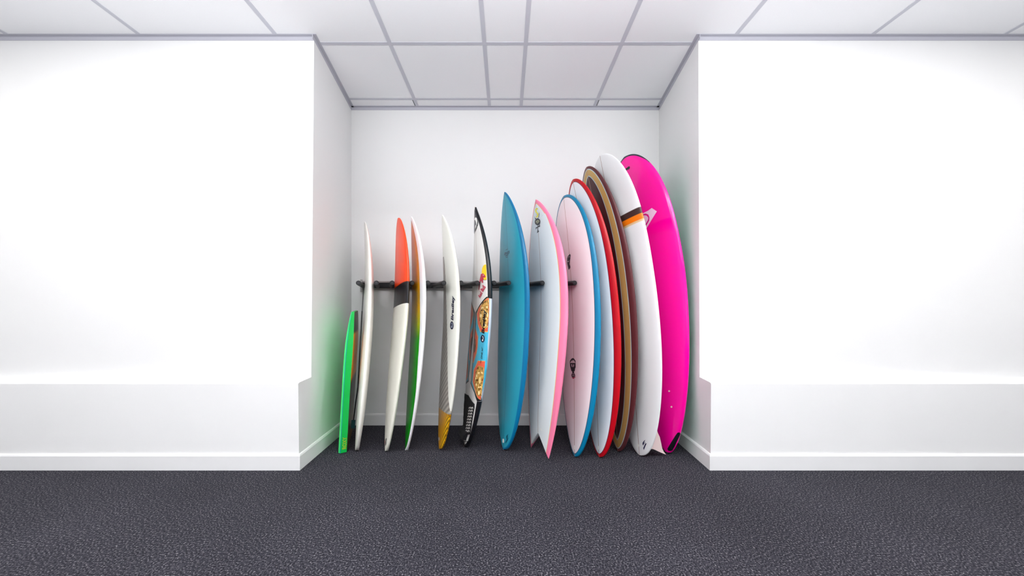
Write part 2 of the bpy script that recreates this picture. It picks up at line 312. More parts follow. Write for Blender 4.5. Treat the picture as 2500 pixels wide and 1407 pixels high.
DECALS = {
    'lion': [
        ["poly","panel_outline","black",0,[[1.0423,-0.2606],[1.0465,-0.2344],[0.982,-0.0891],[0.9399,-0.0054],[0.8066,-0.0099],[0.6369,-0.0274],[0.4699,-0.0441],[0.4447,-0.0304],[0.404,-0.1458],[0.3591,-0.1946],[0.3675,-0.2346],[0.4082,-0.2277],[0.5233,-0.245],[0.5331,-0.251],[0.6257,-0.2585],[0.7449,-0.262],[0.8235,-0.2634],[0.9413,-0.2603],[1.0297,-0.2572]],1],
        ["poly","painted_panel","skyblue",1,[[1.0367,-0.2603],[1.0381,-0.2433],[0.9764,-0.1152],[0.9357,-0.0465],[0.8515,-0.0378],[0.7239,-0.0432],[0.5976,-0.0499],[0.4742,-0.0655],[0.4517,-0.0555],[0.411,-0.1607],[0.3844,-0.1986],[0.3746,-0.2252],[0.418,-0.2349],[0.5261,-0.2526],[0.5303,-0.2731],[0.6243,-0.2726],[0.7449,-0.2699],[0.8235,-0.2712],[0.9413,-0.2661],[1.0311,-0.2621]],1],
        ["poly","gold_edge","gold",2,[[1.0367,-0.2582],[1.0381,-0.2433],[0.9708,-0.0983],[0.9301,-0.0494],[0.8599,-0.0946],[0.8277,-0.1452],[0.8108,-0.164],[0.8179,-0.2663],[0.8824,-0.267],[0.9609,-0.2659]],1],
        ["poly","coral_patch","coral",3,[[1.0353,-0.2563],[1.0367,-0.2459],[0.968,-0.107],[0.9287,-0.0629],[0.8627,-0.1078],[0.8319,-0.1541],[0.8179,-0.1721],[0.8235,-0.2659],[0.8824,-0.267],[0.9609,-0.2655]],1],
        ["poly","gold_edge","gold",2,[[0.8319,-0.0408],[0.7772,-0.1277],[0.7056,-0.1358],[0.6621,-0.1251],[0.5892,-0.0649],[0.5934,-0.0498],[0.7239,-0.0432]],1],
        ["poly","coral_patch","coral",3,[[0.8263,-0.0437],[0.7758,-0.1157],[0.707,-0.1264],[0.6649,-0.1134],[0.5976,-0.0626],[0.6018,-0.05],[0.7239,-0.0432]],1],
        ["poly","lion_face","lionbrown",4,[[0.7702,-0.0314],[0.7491,-0.0727],[0.7084,-0.0932],[0.6734,-0.0857],[0.6551,-0.0535],[0.7239,-0.0403]],1],
        ["poly","gold_edge","gold",2,[[0.6327,-0.2582],[0.6215,-0.1629],[0.5794,-0.1252],[0.5499,-0.0884],[0.4798,-0.0849],[0.4657,-0.0841],[0.4124,-0.1621],[0.3844,-0.1998],[0.3746,-0.2252],[0.4152,-0.2343],[0.5219,-0.2505]],1],
        ["poly","coral_patch","coral",3,[[0.6285,-0.2587],[0.6201,-0.1747],[0.578,-0.1376],[0.5513,-0.1028],[0.4826,-0.1008],[0.4685,-0.0998],[0.4166,-0.1719],[0.3886,-0.2024],[0.376,-0.2246],[0.4152,-0.2329],[0.5219,-0.2491]],1],
        ["poly","lion_face","lion",4,[[1.0227,-0.2312],[1.0269,-0.257],[0.9413,-0.2648],[0.8487,-0.2644],[0.8375,-0.2429],[0.8403,-0.1915],[0.8684,-0.1524],[0.9048,-0.1182],[0.9371,-0.12],[0.9778,-0.1458],[1.003,-0.1715]],0],
        ["poly","lion_face","lion",4,[[0.5906,-0.1797],[0.5934,-0.2148],[0.5906,-0.2314],[0.5906,-0.2515],[0.5457,-0.2521],[0.5106,-0.2494],[0.519,-0.2452],[0.4629,-0.2416],[0.4012,-0.2319],[0.3956,-0.2075],[0.4068,-0.1896],[0.4335,-0.165],[0.4615,-0.1427],[0.5022,-0.1221],[0.4994,-0.1353],[0.5485,-0.1374],[0.5639,-0.1637]],0],
        ["poly","lion_features","lioncream",5,[[0.5499,-0.2125],[0.5471,-0.2122],[0.5443,-0.2092],[0.5415,-0.2033],[0.5401,-0.197],[0.5387,-0.1902],[0.5387,-0.1831],[0.5401,-0.1807],[0.5429,-0.181],[0.5457,-0.1849],[0.5485,-0.1911],[0.5499,-0.1979],[0.5513,-0.2043],[0.5513,-0.21]],0],
        ["poly","lion_features","lioncream",5,[[0.5513,-0.2453],[0.5499,-0.2437],[0.5485,-0.2414],[0.5485,-0.2378],[0.5485,-0.2342],[0.5499,-0.2308],[0.5513,-0.2281],[0.5541,-0.2278],[0.5555,-0.2297],[0.5569,-0.2327],[0.5583,-0.2367],[0.5569,-0.2404],[0.5555,-0.243],[0.5541,-0.2447]],0],
        ["poly","lion_features","lioncream",5,[[0.5233,-0.1791],[0.519,-0.1774],[0.5148,-0.1745],[0.512,-0.169],[0.512,-0.1649],[0.5134,-0.1609],[0.5162,-0.1583],[0.5205,-0.1586],[0.5261,-0.162],[0.5303,-0.1652],[0.5331,-0.1709],[0.5331,-0.1749],[0.5317,-0.1787],[0.5275,-0.1795]],0],
        ["poly","lion_features","lionbrown",6,[[0.5738,-0.1797],[0.5681,-0.1753],[0.5639,-0.1708],[0.5625,-0.1679],[0.5625,-0.165],[0.5639,-0.1622],[0.5681,-0.1625],[0.5724,-0.1657],[0.578,-0.1705],[0.5822,-0.175],[0.5836,-0.1778],[0.5836,-0.1818],[0.5822,-0.183],[0.578,-0.1827]],0],
        ["poly","lion_features","lionbrown",6,[[0.5822,-0.203],[0.578,-0.2026],[0.5738,-0.2012],[0.5724,-0.1989],[0.571,-0.1966],[0.5738,-0.1945],[0.5766,-0.1936],[0.5808,-0.1928],[0.585,-0.1931],[0.5878,-0.1945],[0.5906,-0.1971],[0.5906,-0.1993],[0.5892,-0.2014],[0.5864,-0.2034]],0],
        ["poly","lion_features","lionbrown",6,[[0.5836,-0.2268],[0.5808,-0.2279],[0.5766,-0.2275],[0.5752,-0.2267],[0.5752,-0.2253],[0.5766,-0.2233],[0.5794,-0.2212],[0.5822,-0.2191],[0.5864,-0.2186],[0.5892,-0.2188],[0.5906,-0.2198],[0.5906,-0.2214],[0.5906,-0.2238],[0.5878,-0.2258]],0],
        ["poly","lion_features","lionbrown",6,[[0.5822,-0.2434],[0.578,-0.2442],[0.5752,-0.2443],[0.5738,-0.2438],[0.5724,-0.2424],[0.5738,-0.2409],[0.5766,-0.2395],[0.5794,-0.238],[0.5836,-0.237],[0.5864,-0.2367],[0.5878,-0.2374],[0.5892,-0.239],[0.5878,-0.2406],[0.585,-0.2421]],0],
        ["poly","lion_features","lionbrown",6,[[0.5415,-0.159],[0.5373,-0.1571],[0.5331,-0.1523],[0.5317,-0.1491],[0.5317,-0.146],[0.5331,-0.1429],[0.5359,-0.1415],[0.5401,-0.1434],[0.5457,-0.147],[0.5485,-0.1504],[0.5513,-0.1552],[0.5513,-0.1583],[0.5499,-0.1611],[0.5457,-0.1608]],0],
        ["poly","lion_features","lionbrown",6,[[0.5597,-0.2169],[0.5569,-0.2174],[0.5541,-0.2163],[0.5527,-0.2153],[0.5527,-0.2145],[0.5541,-0.2129],[0.5555,-0.2122],[0.5583,-0.2116],[0.5611,-0.211],[0.5625,-0.2111],[0.5639,-0.2121],[0.5653,-0.214],[0.5639,-0.2156],[0.5611,-0.2162]],0],
        ["poly","lion_features","lioncream",5,[[0.5008,-0.2282],[0.491,-0.2269],[0.484,-0.2244],[0.4784,-0.221],[0.4784,-0.217],[0.4826,-0.2137],[0.4896,-0.211],[0.4994,-0.21],[0.5078,-0.2102],[0.5162,-0.2137],[0.5219,-0.2181],[0.5219,-0.2222],[0.519,-0.226],[0.5106,-0.2276]],0],
        ["poly","lion_features","lioncream",5,[[0.4671,-0.1832],[0.4629,-0.1838],[0.4601,-0.1834],[0.4573,-0.1809],[0.4573,-0.1775],[0.4573,-0.1729],[0.4587,-0.1682],[0.4615,-0.1648],[0.4657,-0.164],[0.4685,-0.1643],[0.4714,-0.1672],[0.4728,-0.1712],[0.4714,-0.1746],[0.4699,-0.1791]],0],
        ["poly","lion_features","lioncream",5,[[0.4559,-0.2196],[0.4545,-0.2194],[0.4517,-0.2169],[0.4503,-0.2139],[0.4489,-0.21],[0.4503,-0.2061],[0.4503,-0.2023],[0.4531,-0.202],[0.4545,-0.2022],[0.4573,-0.2049],[0.4587,-0.2088],[0.4601,-0.2137],[0.4601,-0.2172],[0.4587,-0.2191]],0],
        ["poly","lion_features","lioncream",5,[[0.4615,-0.2359],[0.4587,-0.2354],[0.4573,-0.2336],[0.4559,-0.2318],[0.4559,-0.2296],[0.4573,-0.2279],[0.4587,-0.2266],[0.4601,-0.226],[0.4629,-0.2264],[0.4643,-0.2278],[0.4657,-0.2296],[0.4657,-0.2316],[0.4657,-0.2338],[0.4629,-0.2353]],0],
        ["poly","lion_features","lioncream",5,[[0.418,-0.2251],[0.4124,-0.2232],[0.4082,-0.2195],[0.4054,-0.2151],[0.4054,-0.2098],[0.4082,-0.2055],[0.4124,-0.2026],[0.418,-0.2022],[0.4237,-0.2052],[0.4293,-0.2098],[0.4321,-0.2156],[0.4321,-0.2205],[0.4293,-0.2238],[0.4237,-0.2253]],0],
        ["poly","lion_features","lioncream",5,[[0.5022,-0.164],[0.4994,-0.165],[0.4966,-0.162],[0.4938,-0.1576],[0.4938,-0.1547],[0.4938,-0.1503],[0.4966,-0.1476],[0.4994,-0.1448],[0.5022,-0.1451],[0.505,-0.1469],[0.5078,-0.1516],[0.5078,-0.156],[0.5078,-0.1603],[0.505,-0.1629]],0],
        ["poly","lion_features","lionbrown",6,[[0.498,-0.1964],[0.4938,-0.1959],[0.491,-0.1946],[0.4882,-0.1912],[0.4868,-0.1857],[0.4868,-0.1788],[0.4882,-0.1729],[0.491,-0.1694],[0.4938,-0.1671],[0.498,-0.1702],[0.5008,-0.1743],[0.5022,-0.1806],[0.5022,-0.1875],[0.5008,-0.1927]],0],
        ["poly","lion_features","lionbrown",6,[[0.5078,-0.2458],[0.5036,-0.2452],[0.5008,-0.2431],[0.5008,-0.2411],[0.5008,-0.2396],[0.5022,-0.2385],[0.505,-0.238],[0.5092,-0.2381],[0.512,-0.2389],[0.5148,-0.2407],[0.5162,-0.2421],[0.5162,-0.2437],[0.5134,-0.2453],[0.5106,-0.2462]],0],
        ["poly","lion_features","lionbrown",6,[[0.4714,-0.2339],[0.4699,-0.2337],[0.4685,-0.2316],[0.4671,-0.2291],[0.4657,-0.2261],[0.4657,-0.2231],[0.4657,-0.2202],[0.4671,-0.2193],[0.4685,-0.2196],[0.4714,-0.222],[0.4728,-0.2251],[0.4728,-0.2284],[0.4728,-0.2311],[0.4728,-0.2332]],0],
        ["poly","lion_features","lionbrown",6,[[0.4475,-0.2343],[0.4461,-0.2329],[0.4447,-0.2291],[0.4433,-0.2244],[0.4419,-0.2187],[0.4405,-0.2123],[0.4405,-0.2073],[0.4405,-0.2046],[0.4419,-0.2062],[0.4447,-0.2112],[0.4475,-0.2178],[0.4489,-0.2238],[0.4503,-0.2287],[0.4489,-0.2326]],0],
        ["poly","lion_features","lionbrown",6,[[0.4728,-0.1622],[0.4671,-0.1589],[0.4629,-0.1571],[0.4615,-0.1556],[0.4601,-0.1526],[0.4629,-0.1516],[0.4657,-0.1504],[0.4714,-0.151],[0.477,-0.1545],[0.4798,-0.1547],[0.4826,-0.1578],[0.4826,-0.1592],[0.4812,-0.1618],[0.477,-0.1613]],0],
        ["poly","lion_features","lionbrown",6,[[0.4461,-0.1804],[0.4433,-0.1832],[0.4391,-0.1836],[0.4377,-0.1834],[0.4377,-0.1824],[0.4377,-0.1792],[0.4405,-0.1753],[0.4433,-0.1722],[0.4475,-0.1693],[0.4503,-0.1684],[0.4517,-0.1674],[0.4531,-0.17],[0.4517,-0.1734],[0.4489,-0.1764]],0],
        ["poly","lion_features","lionbrown",6,[[0.4166,-0.2013],[0.4124,-0.2019],[0.4096,-0.2027],[0.4068,-0.2016],[0.4068,-0.2002],[0.4082,-0.1991],[0.411,-0.1967],[0.4138,-0.1949],[0.418,-0.1932],[0.4209,-0.1928],[0.4237,-0.1941],[0.4237,-0.1949],[0.4223,-0.1971],[0.4194,-0.1989]],0],
        ["poly","lion_features","lionbrown",6,[[0.4124,-0.2285],[0.4096,-0.2276],[0.4068,-0.2263],[0.4054,-0.2252],[0.4054,-0.2241],[0.4068,-0.2237],[0.4096,-0.2238],[0.4138,-0.2243],[0.4166,-0.2252],[0.4194,-0.2261],[0.4194,-0.2272],[0.4194,-0.228],[0.418,-0.2289],[0.4152,-0.2287]],0],
        ["poly","lion_features","lionbrown",6,[[0.4363,-0.2144],[0.4349,-0.2141],[0.4321,-0.2136],[0.4321,-0.2131],[0.4307,-0.2118],[0.4321,-0.2115],[0.4335,-0.2106],[0.4363,-0.2104],[0.4377,-0.2107],[0.4405,-0.2111],[0.4405,-0.2117],[0.4405,-0.2123],[0.4405,-0.2134],[0.4391,-0.2143]],0],
        ["poly","lion_features","lionbrown",6,[[0.4854,-0.2377],[0.4826,-0.2369],[0.4784,-0.2362],[0.477,-0.2352],[0.477,-0.2344],[0.4784,-0.2336],[0.4826,-0.2338],[0.4868,-0.234],[0.491,-0.2343],[0.4938,-0.2351],[0.4952,-0.2361],[0.4952,-0.2371],[0.4938,-0.2373],[0.4896,-0.2375]],0],
        ["poly","lion_features","lioncream",5,[[0.975,-0.2005],[0.9736,-0.2005],[0.9708,-0.1942],[0.968,-0.186],[0.9666,-0.1743],[0.9666,-0.1616],[0.968,-0.1514],[0.9694,-0.146],[0.9722,-0.1478],[0.975,-0.1546],[0.9764,-0.1646],[0.9778,-0.177],[0.9778,-0.1885],[0.9778,-0.1965]],0],
        ["poly","lion_features","lioncream",5,[[0.9778,-0.2565],[0.975,-0.2554],[0.9736,-0.2526],[0.9722,-0.2486],[0.9736,-0.2436],[0.975,-0.2384],[0.9764,-0.2339],[0.9792,-0.2329],[0.9806,-0.2344],[0.982,-0.2387],[0.9834,-0.2443],[0.9834,-0.2495],[0.982,-0.2534],[0.9792,-0.2556]],0],
        ["poly","lion_features","lioncream",5,[[0.9413,-0.2326],[0.9329,-0.232],[0.9245,-0.2296],[0.9203,-0.225],[0.9203,-0.2191],[0.9245,-0.2125],[0.9315,-0.2065],[0.9413,-0.2039],[0.9497,-0.2049],[0.9581,-0.2083],[0.9623,-0.2138],[0.9623,-0.2201],[0.9581,-0.226],[0.9511,-0.2307]],0],
        ["poly","lion_features","lioncream",5,[[0.9203,-0.1752],[0.9146,-0.1737],[0.909,-0.1706],[0.9062,-0.1642],[0.9062,-0.1575],[0.909,-0.1505],[0.9132,-0.1451],[0.9189,-0.1414],[0.9259,-0.1432],[0.9301,-0.1468],[0.9329,-0.1521],[0.9329,-0.1606],[0.9301,-0.1672],[0.9259,-0.172]],0],
        ["poly","lion_features","lioncream",5,[[0.9301,-0.261],[0.9231,-0.2611],[0.9175,-0.2598],[0.9146,-0.258],[0.9132,-0.2552],[0.9161,-0.253],[0.9217,-0.2506],[0.9287,-0.2494],[0.9357,-0.2498],[0.9413,-0.2511],[0.9441,-0.2532],[0.9441,-0.2557],[0.9413,-0.2579],[0.9371,-0.2599]],0],
        ["poly","lion_features","lioncream",5,[[0.902,-0.2233],[0.8992,-0.2223],[0.8978,-0.2193],[0.8964,-0.2139],[0.895,-0.2082],[0.8964,-0.202],[0.8978,-0.1982],[0.9006,-0.1955],[0.9034,-0.1968],[0.9048,-0.2007],[0.9062,-0.2069],[0.9062,-0.2127],[0.9062,-0.2182],[0.9034,-0.2223]],0],
        ["poly","lion_features","lioncream",5,[[0.9048,-0.2517],[0.902,-0.2508],[0.9006,-0.2493],[0.8992,-0.246],[0.8992,-0.2422],[0.8992,-0.238],[0.9006,-0.2349],[0.9034,-0.2341],[0.9062,-0.2349],[0.9076,-0.2372],[0.909,-0.2408],[0.909,-0.2453],[0.909,-0.2482],[0.9062,-0.2508]],0],
        ["poly","lion_features","lioncream",5,[[0.8613,-0.2504],[0.8571,-0.2494],[0.8529,-0.2461],[0.8501,-0.241],[0.8487,-0.2334],[0.8515,-0.2263],[0.8543,-0.2193],[0.8599,-0.2172],[0.8655,-0.2183],[0.8698,-0.2234],[0.8726,-0.2308],[0.8726,-0.2381],[0.8712,-0.2449],[0.867,-0.2484]],0],
        ["poly","lion_features","lionbrown",6,[[1.003,-0.1941],[0.9988,-0.1877],[0.9974,-0.1807],[0.996,-0.1748],[0.9974,-0.1717],[0.9988,-0.1716],[1.003,-0.1745],[1.0072,-0.1802],[1.01,-0.1871],[1.0128,-0.1936],[1.0128,-0.1987],[1.0128,-0.2012],[1.01,-0.2013],[1.0072,-0.199]],0],
        ["poly","lion_features","lionbrown",6,[[1.0128,-0.2261],[1.01,-0.2236],[1.0058,-0.2201],[1.0044,-0.2172],[1.0058,-0.2151],[1.0072,-0.214],[1.0114,-0.2137],[1.0157,-0.2165],[1.0185,-0.2193],[1.0213,-0.222],[1.0227,-0.2255],[1.0227,-0.2272],[1.0199,-0.2282],[1.0171,-0.2276]],0],
        ["poly","lion_features","lionbrown",6,[[1.0157,-0.2506],[1.0114,-0.2509],[1.0072,-0.2503],[1.0058,-0.2495],[1.0058,-0.2482],[1.0072,-0.2467],[1.0114,-0.2454],[1.0157,-0.2446],[1.0199,-0.2448],[1.0241,-0.245],[1.0255,-0.2463],[1.0255,-0.2477],[1.0241,-0.2491],[1.0199,-0.2498]],0],
        ["poly","lion_features","lionbrown",6,[[0.9581,-0.1932],[0.9553,-0.1919],[0.9539,-0.1878],[0.9525,-0.1792],[0.9511,-0.17],[0.9511,-0.1603],[0.9525,-0.1535],[0.9539,-0.1499],[0.9567,-0.1516],[0.9581,-0.1568],[0.9595,-0.165],[0.9595,-0.1745],[0.9595,-0.1834],[0.9595,-0.1905]],0],
        ["poly","lion_features","lionbrown",6,[[0.9609,-0.2596],[0.9595,-0.2587],[0.9581,-0.2561],[0.9567,-0.2528],[0.9567,-0.2481],[0.9581,-0.2442],[0.9595,-0.241],[0.9609,-0.2396],[0.9637,-0.2408],[0.9637,-0.244],[0.9652,-0.2483],[0.9652,-0.253],[0.9637,-0.2563],[0.9623,-0.2586]],0],
        ["poly","lion_features","lionbrown",6,[[0.9146,-0.2414],[0.9118,-0.2401],[0.9104,-0.2364],[0.9104,-0.2298],[0.909,-0.2223],[0.9104,-0.2149],[0.9104,-0.208],[0.9132,-0.2056],[0.9146,-0.208],[0.9161,-0.2137],[0.9161,-0.2212],[0.9175,-0.2297],[0.9161,-0.2355],[0.9161,-0.24]],0],
        ["poly","lion_features","lionbrown",6,[[0.8908,-0.2523],[0.8894,-0.2509],[0.888,-0.2467],[0.8866,-0.2388],[0.8852,-0.2281],[0.8852,-0.2172],[0.8852,-0.2082],[0.8852,-0.2046],[0.8866,-0.207],[0.8894,-0.2161],[0.8908,-0.2263],[0.8922,-0.2373],[0.8922,-0.2455],[0.8922,-0.2509]],0],
        ["poly","lion_features","lionbrown",6,[[0.8964,-0.1488],[0.8908,-0.1471],[0.8852,-0.1453],[0.8824,-0.1416],[0.8824,-0.1379],[0.8852,-0.136],[0.8908,-0.1341],[0.8964,-0.1321],[0.9034,-0.134],[0.9076,-0.1378],[0.9104,-0.1396],[0.9104,-0.1433],[0.9076,-0.147],[0.9034,-0.1488]],0],
        ["poly","lion_features","lionbrown",6,[[0.867,-0.1785],[0.8627,-0.1815],[0.8585,-0.183],[0.8557,-0.1815],[0.8557,-0.1785],[0.8571,-0.1739],[0.8599,-0.1692],[0.8655,-0.1643],[0.8698,-0.1593],[0.874,-0.1576],[0.8768,-0.1593],[0.8768,-0.1627],[0.8754,-0.1676],[0.8712,-0.1739]],0],
        ["poly","lion_features","lionbrown",6,[[0.8712,-0.2657],[0.8655,-0.2653],[0.8599,-0.2645],[0.8571,-0.2632],[0.8571,-0.262],[0.8599,-0.2611],[0.8655,-0.2607],[0.8712,-0.2601],[0.8768,-0.2607],[0.881,-0.2615],[0.8838,-0.2628],[0.8838,-0.2636],[0.881,-0.2649],[0.8768,-0.2657]],0],
        ["poly","lion_features","lionbrown",6,[[0.8726,-0.2254],[0.8684,-0.2254],[0.867,-0.2254],[0.8655,-0.2244],[0.8655,-0.2224],[0.867,-0.2214],[0.8684,-0.2204],[0.8712,-0.2194],[0.8754,-0.2194],[0.8768,-0.2194],[0.8782,-0.2204],[0.8796,-0.2224],[0.8782,-0.2234],[0.8754,-0.2254]],0],
        ["poly","lion_features","lionbrown",6,[[0.8712,-0.2473],[0.8684,-0.2478],[0.8655,-0.2473],[0.8641,-0.2467],[0.8641,-0.2455],[0.8655,-0.2449],[0.8684,-0.2436],[0.8712,-0.243],[0.874,-0.243],[0.8768,-0.2436],[0.8782,-0.2443],[0.8782,-0.2455],[0.8768,-0.2461],[0.874,-0.2473]],0],
        ["poly","lion_features","lionbrown",6,[[0.9371,-0.1555],[0.9343,-0.152],[0.9301,-0.1503],[0.9287,-0.1468],[0.9287,-0.1432],[0.9315,-0.1413],[0.9343,-0.1413],[0.9385,-0.143],[0.9413,-0.1448],[0.9441,-0.1466],[0.9469,-0.1501],[0.9469,-0.1536],[0.9441,-0.1553],[0.9413,-0.1554]],0],
        ["text","maker_name","black",8,"Bradley",[0.8052,-0.2338],[0.9652,-0.2366],[0.801,-0.1952],0.25,0.04],
        ["poly","round_emblem","navy",6,[[0.7744,-0.2444],[0.7659,-0.2442],[0.7589,-0.2415],[0.7533,-0.2372],[0.7491,-0.2308],[0.7477,-0.2236],[0.7477,-0.2134],[0.7505,-0.2043],[0.7547,-0.1956],[0.7617,-0.189],[0.7688,-0.1849],[0.7772,-0.1851],[0.7842,-0.1895],[0.7898,-0.1963],[0.794,-0.2052],[0.7968,-0.2156],[0.7954,-0.2248],[0.7926,-0.2327],[0.7884,-0.2388],[0.7814,-0.2427]],0],
        ["poly","round_emblem_mark","white",7,[[0.787,-0.2099],[0.7856,-0.2265],[0.7744,-0.2332],[0.7631,-0.2259],[0.7603,-0.2336],[0.7547,-0.2209],[0.7603,-0.2093],[0.7659,-0.2139],[0.7716,-0.2233],[0.7786,-0.2174]],0],
        ["poly","round_emblem_mark","navy",8,[[0.7828,-0.2154],[0.78,-0.2254],[0.7744,-0.2271],[0.7702,-0.2203],[0.7631,-0.2171],[0.7688,-0.2129],[0.7744,-0.2214]],0],
        ["text","one_lettering","black",6,"ONE",[0.6411,-0.2323],[0.686,-0.2314],[0.6397,-0.2145],0.2,0.02],
        ["poly","swoosh","black",6,[[0.7225,-0.2092],[0.7056,-0.2283],[0.693,-0.2309],[0.6916,-0.2175],[0.7,-0.2227]],0],
        ["poly","swoosh","black",6,[[0.6341,-0.2121],[0.6257,-0.2259],[0.6201,-0.2197],[0.6088,-0.2152],[0.6172,-0.211],[0.6243,-0.2173]],0],
        ["poly","yellow_sun","yellow",6,[[1.2597,-0.1965],[1.2569,-0.2047],[1.2092,-0.2142],[1.1587,-0.2218],[1.1545,-0.1968],[1.1728,-0.1663],[1.2135,-0.1411],[1.2373,-0.1496],[1.2527,-0.1687]],0],
        ["poly","bull_figure","bullred",7,[[1.2008,-0.1277],[1.2022,-0.1705],[1.1896,-0.1968],[1.177,-0.2112],[1.17,-0.1964],[1.1756,-0.1783],[1.1615,-0.1816],[1.1559,-0.1673],[1.1391,-0.1747],[1.1405,-0.1504],[1.1545,-0.1442],[1.1503,-0.1248],[1.1349,-0.102],[1.097,-0.1004],[1.0942,-0.0812],[1.1293,-0.086],[1.1658,-0.1035]],0],
        ["poly","bull_highlight","white",8,[[1.1952,-0.1729],[1.1896,-0.1839],[1.184,-0.1782],[1.1896,-0.1689]],0],
        ["text","drink_lettering","bullred",6,"Red Bull",[1.0381,-0.1232],[1.111,-0.2192],[1.0535,-0.0734],0.1,0.03],
        ["poly","nose_emblem","black2",5,[[1.6792,0.0003],[1.6694,0.0034],[1.6329,-0.0324],[1.5922,-0.057],[1.56,-0.0663],[1.5375,-0.058],[1.5389,-0.0424],[1.5263,-0.0344],[1.5165,-0.0022],[1.5151,0.0239],[1.5038,0.0441],[1.5137,0.0529],[1.5852,0.0464],[1.6301,0.0222],[1.6666,0.0046]],0],
        ["poly","nose_emblem_wave","white",6,[[1.6062,-0.002],[1.602,-0.0324],[1.5908,-0.0478],[1.5726,-0.054],[1.5529,-0.0502],[1.5417,-0.0416],[1.5586,-0.0345],[1.5754,-0.0252],[1.5922,-0.0051],[1.5936,0.0148]],0],
        ["poly","nose_emblem_peak","white",6,[[1.5487,-0.0],[1.5557,-0.018],[1.5445,-0.0292],[1.5347,-0.0118],[1.5319,0.0068]],0],
        ["poly","black_tail_rail","black",1,[[0.3591,-0.1946],[0.3661,-0.2446],[0.3128,-0.2227],[0.2637,-0.2014],[0.1992,-0.1774],[0.1206,-0.146],[0.0281,-0.0762],[0.0056,-0.037],[0.0421,-0.0742],[0.1066,-0.1139],[0.1669,-0.1415],[0.2637,-0.1703],[0.3297,-0.1869]],1],
        ["pad",[[0.3535,-0.0079],[0.3339,-0.1645],[0.3142,-0.1673],[0.2441,-0.1496],[0.1725,-0.1326],[0.1178,-0.1103]]],
        ["poly","pad_lettering","white",7,[[0.289,-0.0748],[0.3044,-0.1178],[0.2946,-0.126],[0.2904,-0.1154],[0.2974,-0.1113],[0.2918,-0.0951],[0.2848,-0.0984],[0.2806,-0.0862]],0],
        ["poly","pad_lettering","white",7,[[0.303,-0.1275],[0.3142,-0.1586],[0.3044,-0.1642],[0.3002,-0.1555],[0.3072,-0.1523],[0.303,-0.1402],[0.2974,-0.1443],[0.2932,-0.1349]],0],
        ["poly","pad_lettering","white",7,[[0.2679,-0.0691],[0.2834,-0.1129],[0.275,-0.1223],[0.2693,-0.1104],[0.2764,-0.1052],[0.2707,-0.0892],[0.2637,-0.0937],[0.2595,-0.0803]],0],
        ["poly","pad_lettering","white",7,[[0.282,-0.1224],[0.2946,-0.1543],[0.2848,-0.1604],[0.2806,-0.1519],[0.2876,-0.1481],[0.2834,-0.1372],[0.2764,-0.1397],[0.2736,-0.1309]],0],
        ["poly","pad_lettering","white",7,[[0.2469,-0.0651],[0.2623,-0.1078],[0.2539,-0.1168],[0.2483,-0.104],[0.2553,-0.1003],[0.2497,-0.0846],[0.2441,-0.0905],[0.2399,-0.0775]],0],
        ["poly","pad_lettering","white",7,[[0.2623,-0.1186],[0.2736,-0.1493],[0.2651,-0.1561],[0.2595,-0.1459],[0.2679,-0.1444],[0.2623,-0.1316],[0.2567,-0.1352],[0.2525,-0.1252]],0],
        ["poly","pad_lettering","white",7,[[0.2259,-0.0594],[0.2427,-0.1041],[0.2343,-0.1137],[0.2287,-0.1012],[0.2343,-0.0951],[0.2287,-0.0785],[0.2231,-0.0842],[0.2188,-0.0729]],0],
        ["poly","pad_lettering","white",7,[[0.2413,-0.113],[0.2539,-0.1453],[0.2441,-0.1504],[0.2399,-0.1423],[0.2469,-0.1392],[0.2427,-0.128],[0.2357,-0.13],[0.2329,-0.1216]],0],
        ["poly","pad_lettering","white",7,[[0.2048,-0.0538],[0.2216,-0.0986],[0.2132,-0.1077],[0.2076,-0.0956],[0.2146,-0.0913],[0.2076,-0.0737],[0.202,-0.0791],[0.1978,-0.0668]],0],
        ["poly","pad_lettering","white",7,[[0.2202,-0.1073],[0.2329,-0.1396],[0.2245,-0.146],[0.2188,-0.1364],[0.2273,-0.1348],[0.2216,-0.1227],[0.2146,-0.1244],[0.2118,-0.1163]],0],
        ["poly","pad_lettering","white",7,[[0.1838,-0.0496],[0.2006,-0.0929],[0.1922,-0.1025],[0.1866,-0.0908],[0.1936,-0.0869],[0.1866,-0.0688],[0.181,-0.0738],[0.1768,-0.062]],0],
        ["poly","pad_lettering","white",7,[[0.1992,-0.1022],[0.2132,-0.1355],[0.2034,-0.1406],[0.1992,-0.1319],[0.2062,-0.1295],[0.2006,-0.117],[0.195,-0.1205],[0.1908,-0.1106]],0],
        ["poly","pad_lettering","white",7,[[0.1627,-0.044],[0.1796,-0.0881],[0.1711,-0.0968],[0.1655,-0.0856],[0.1725,-0.081],[0.1655,-0.0636],[0.1599,-0.0694],[0.1543,-0.0543]],0],
        ["poly","pad_lettering","white",7,[[0.1796,-0.0991],[0.1922,-0.1303],[0.1824,-0.1346],[0.1782,-0.1262],[0.1852,-0.1237],[0.181,-0.113],[0.174,-0.1147],[0.1697,-0.1053]],0],
        ["poly","pad_lettering","white",7,[[0.1417,-0.0397],[0.1585,-0.0828],[0.1501,-0.0915],[0.1445,-0.0799],[0.1515,-0.0759],[0.1445,-0.0583],[0.1389,-0.0646],[0.1333,-0.0504]],0],
        ["poly","pad_lettering","white",7,[[0.1585,-0.0932],[0.1711,-0.1244],[0.1613,-0.1288],[0.1571,-0.1204],[0.1641,-0.1179],[0.1599,-0.107],[0.1529,-0.109],[0.1487,-0.0993]],0],
        ["poly","pad_lettering","white",7,[[0.1192,-0.0328],[0.1375,-0.0779],[0.1291,-0.0863],[0.1234,-0.0746],[0.1305,-0.0713],[0.1234,-0.0538],[0.1164,-0.0571],[0.1122,-0.0451]],0],
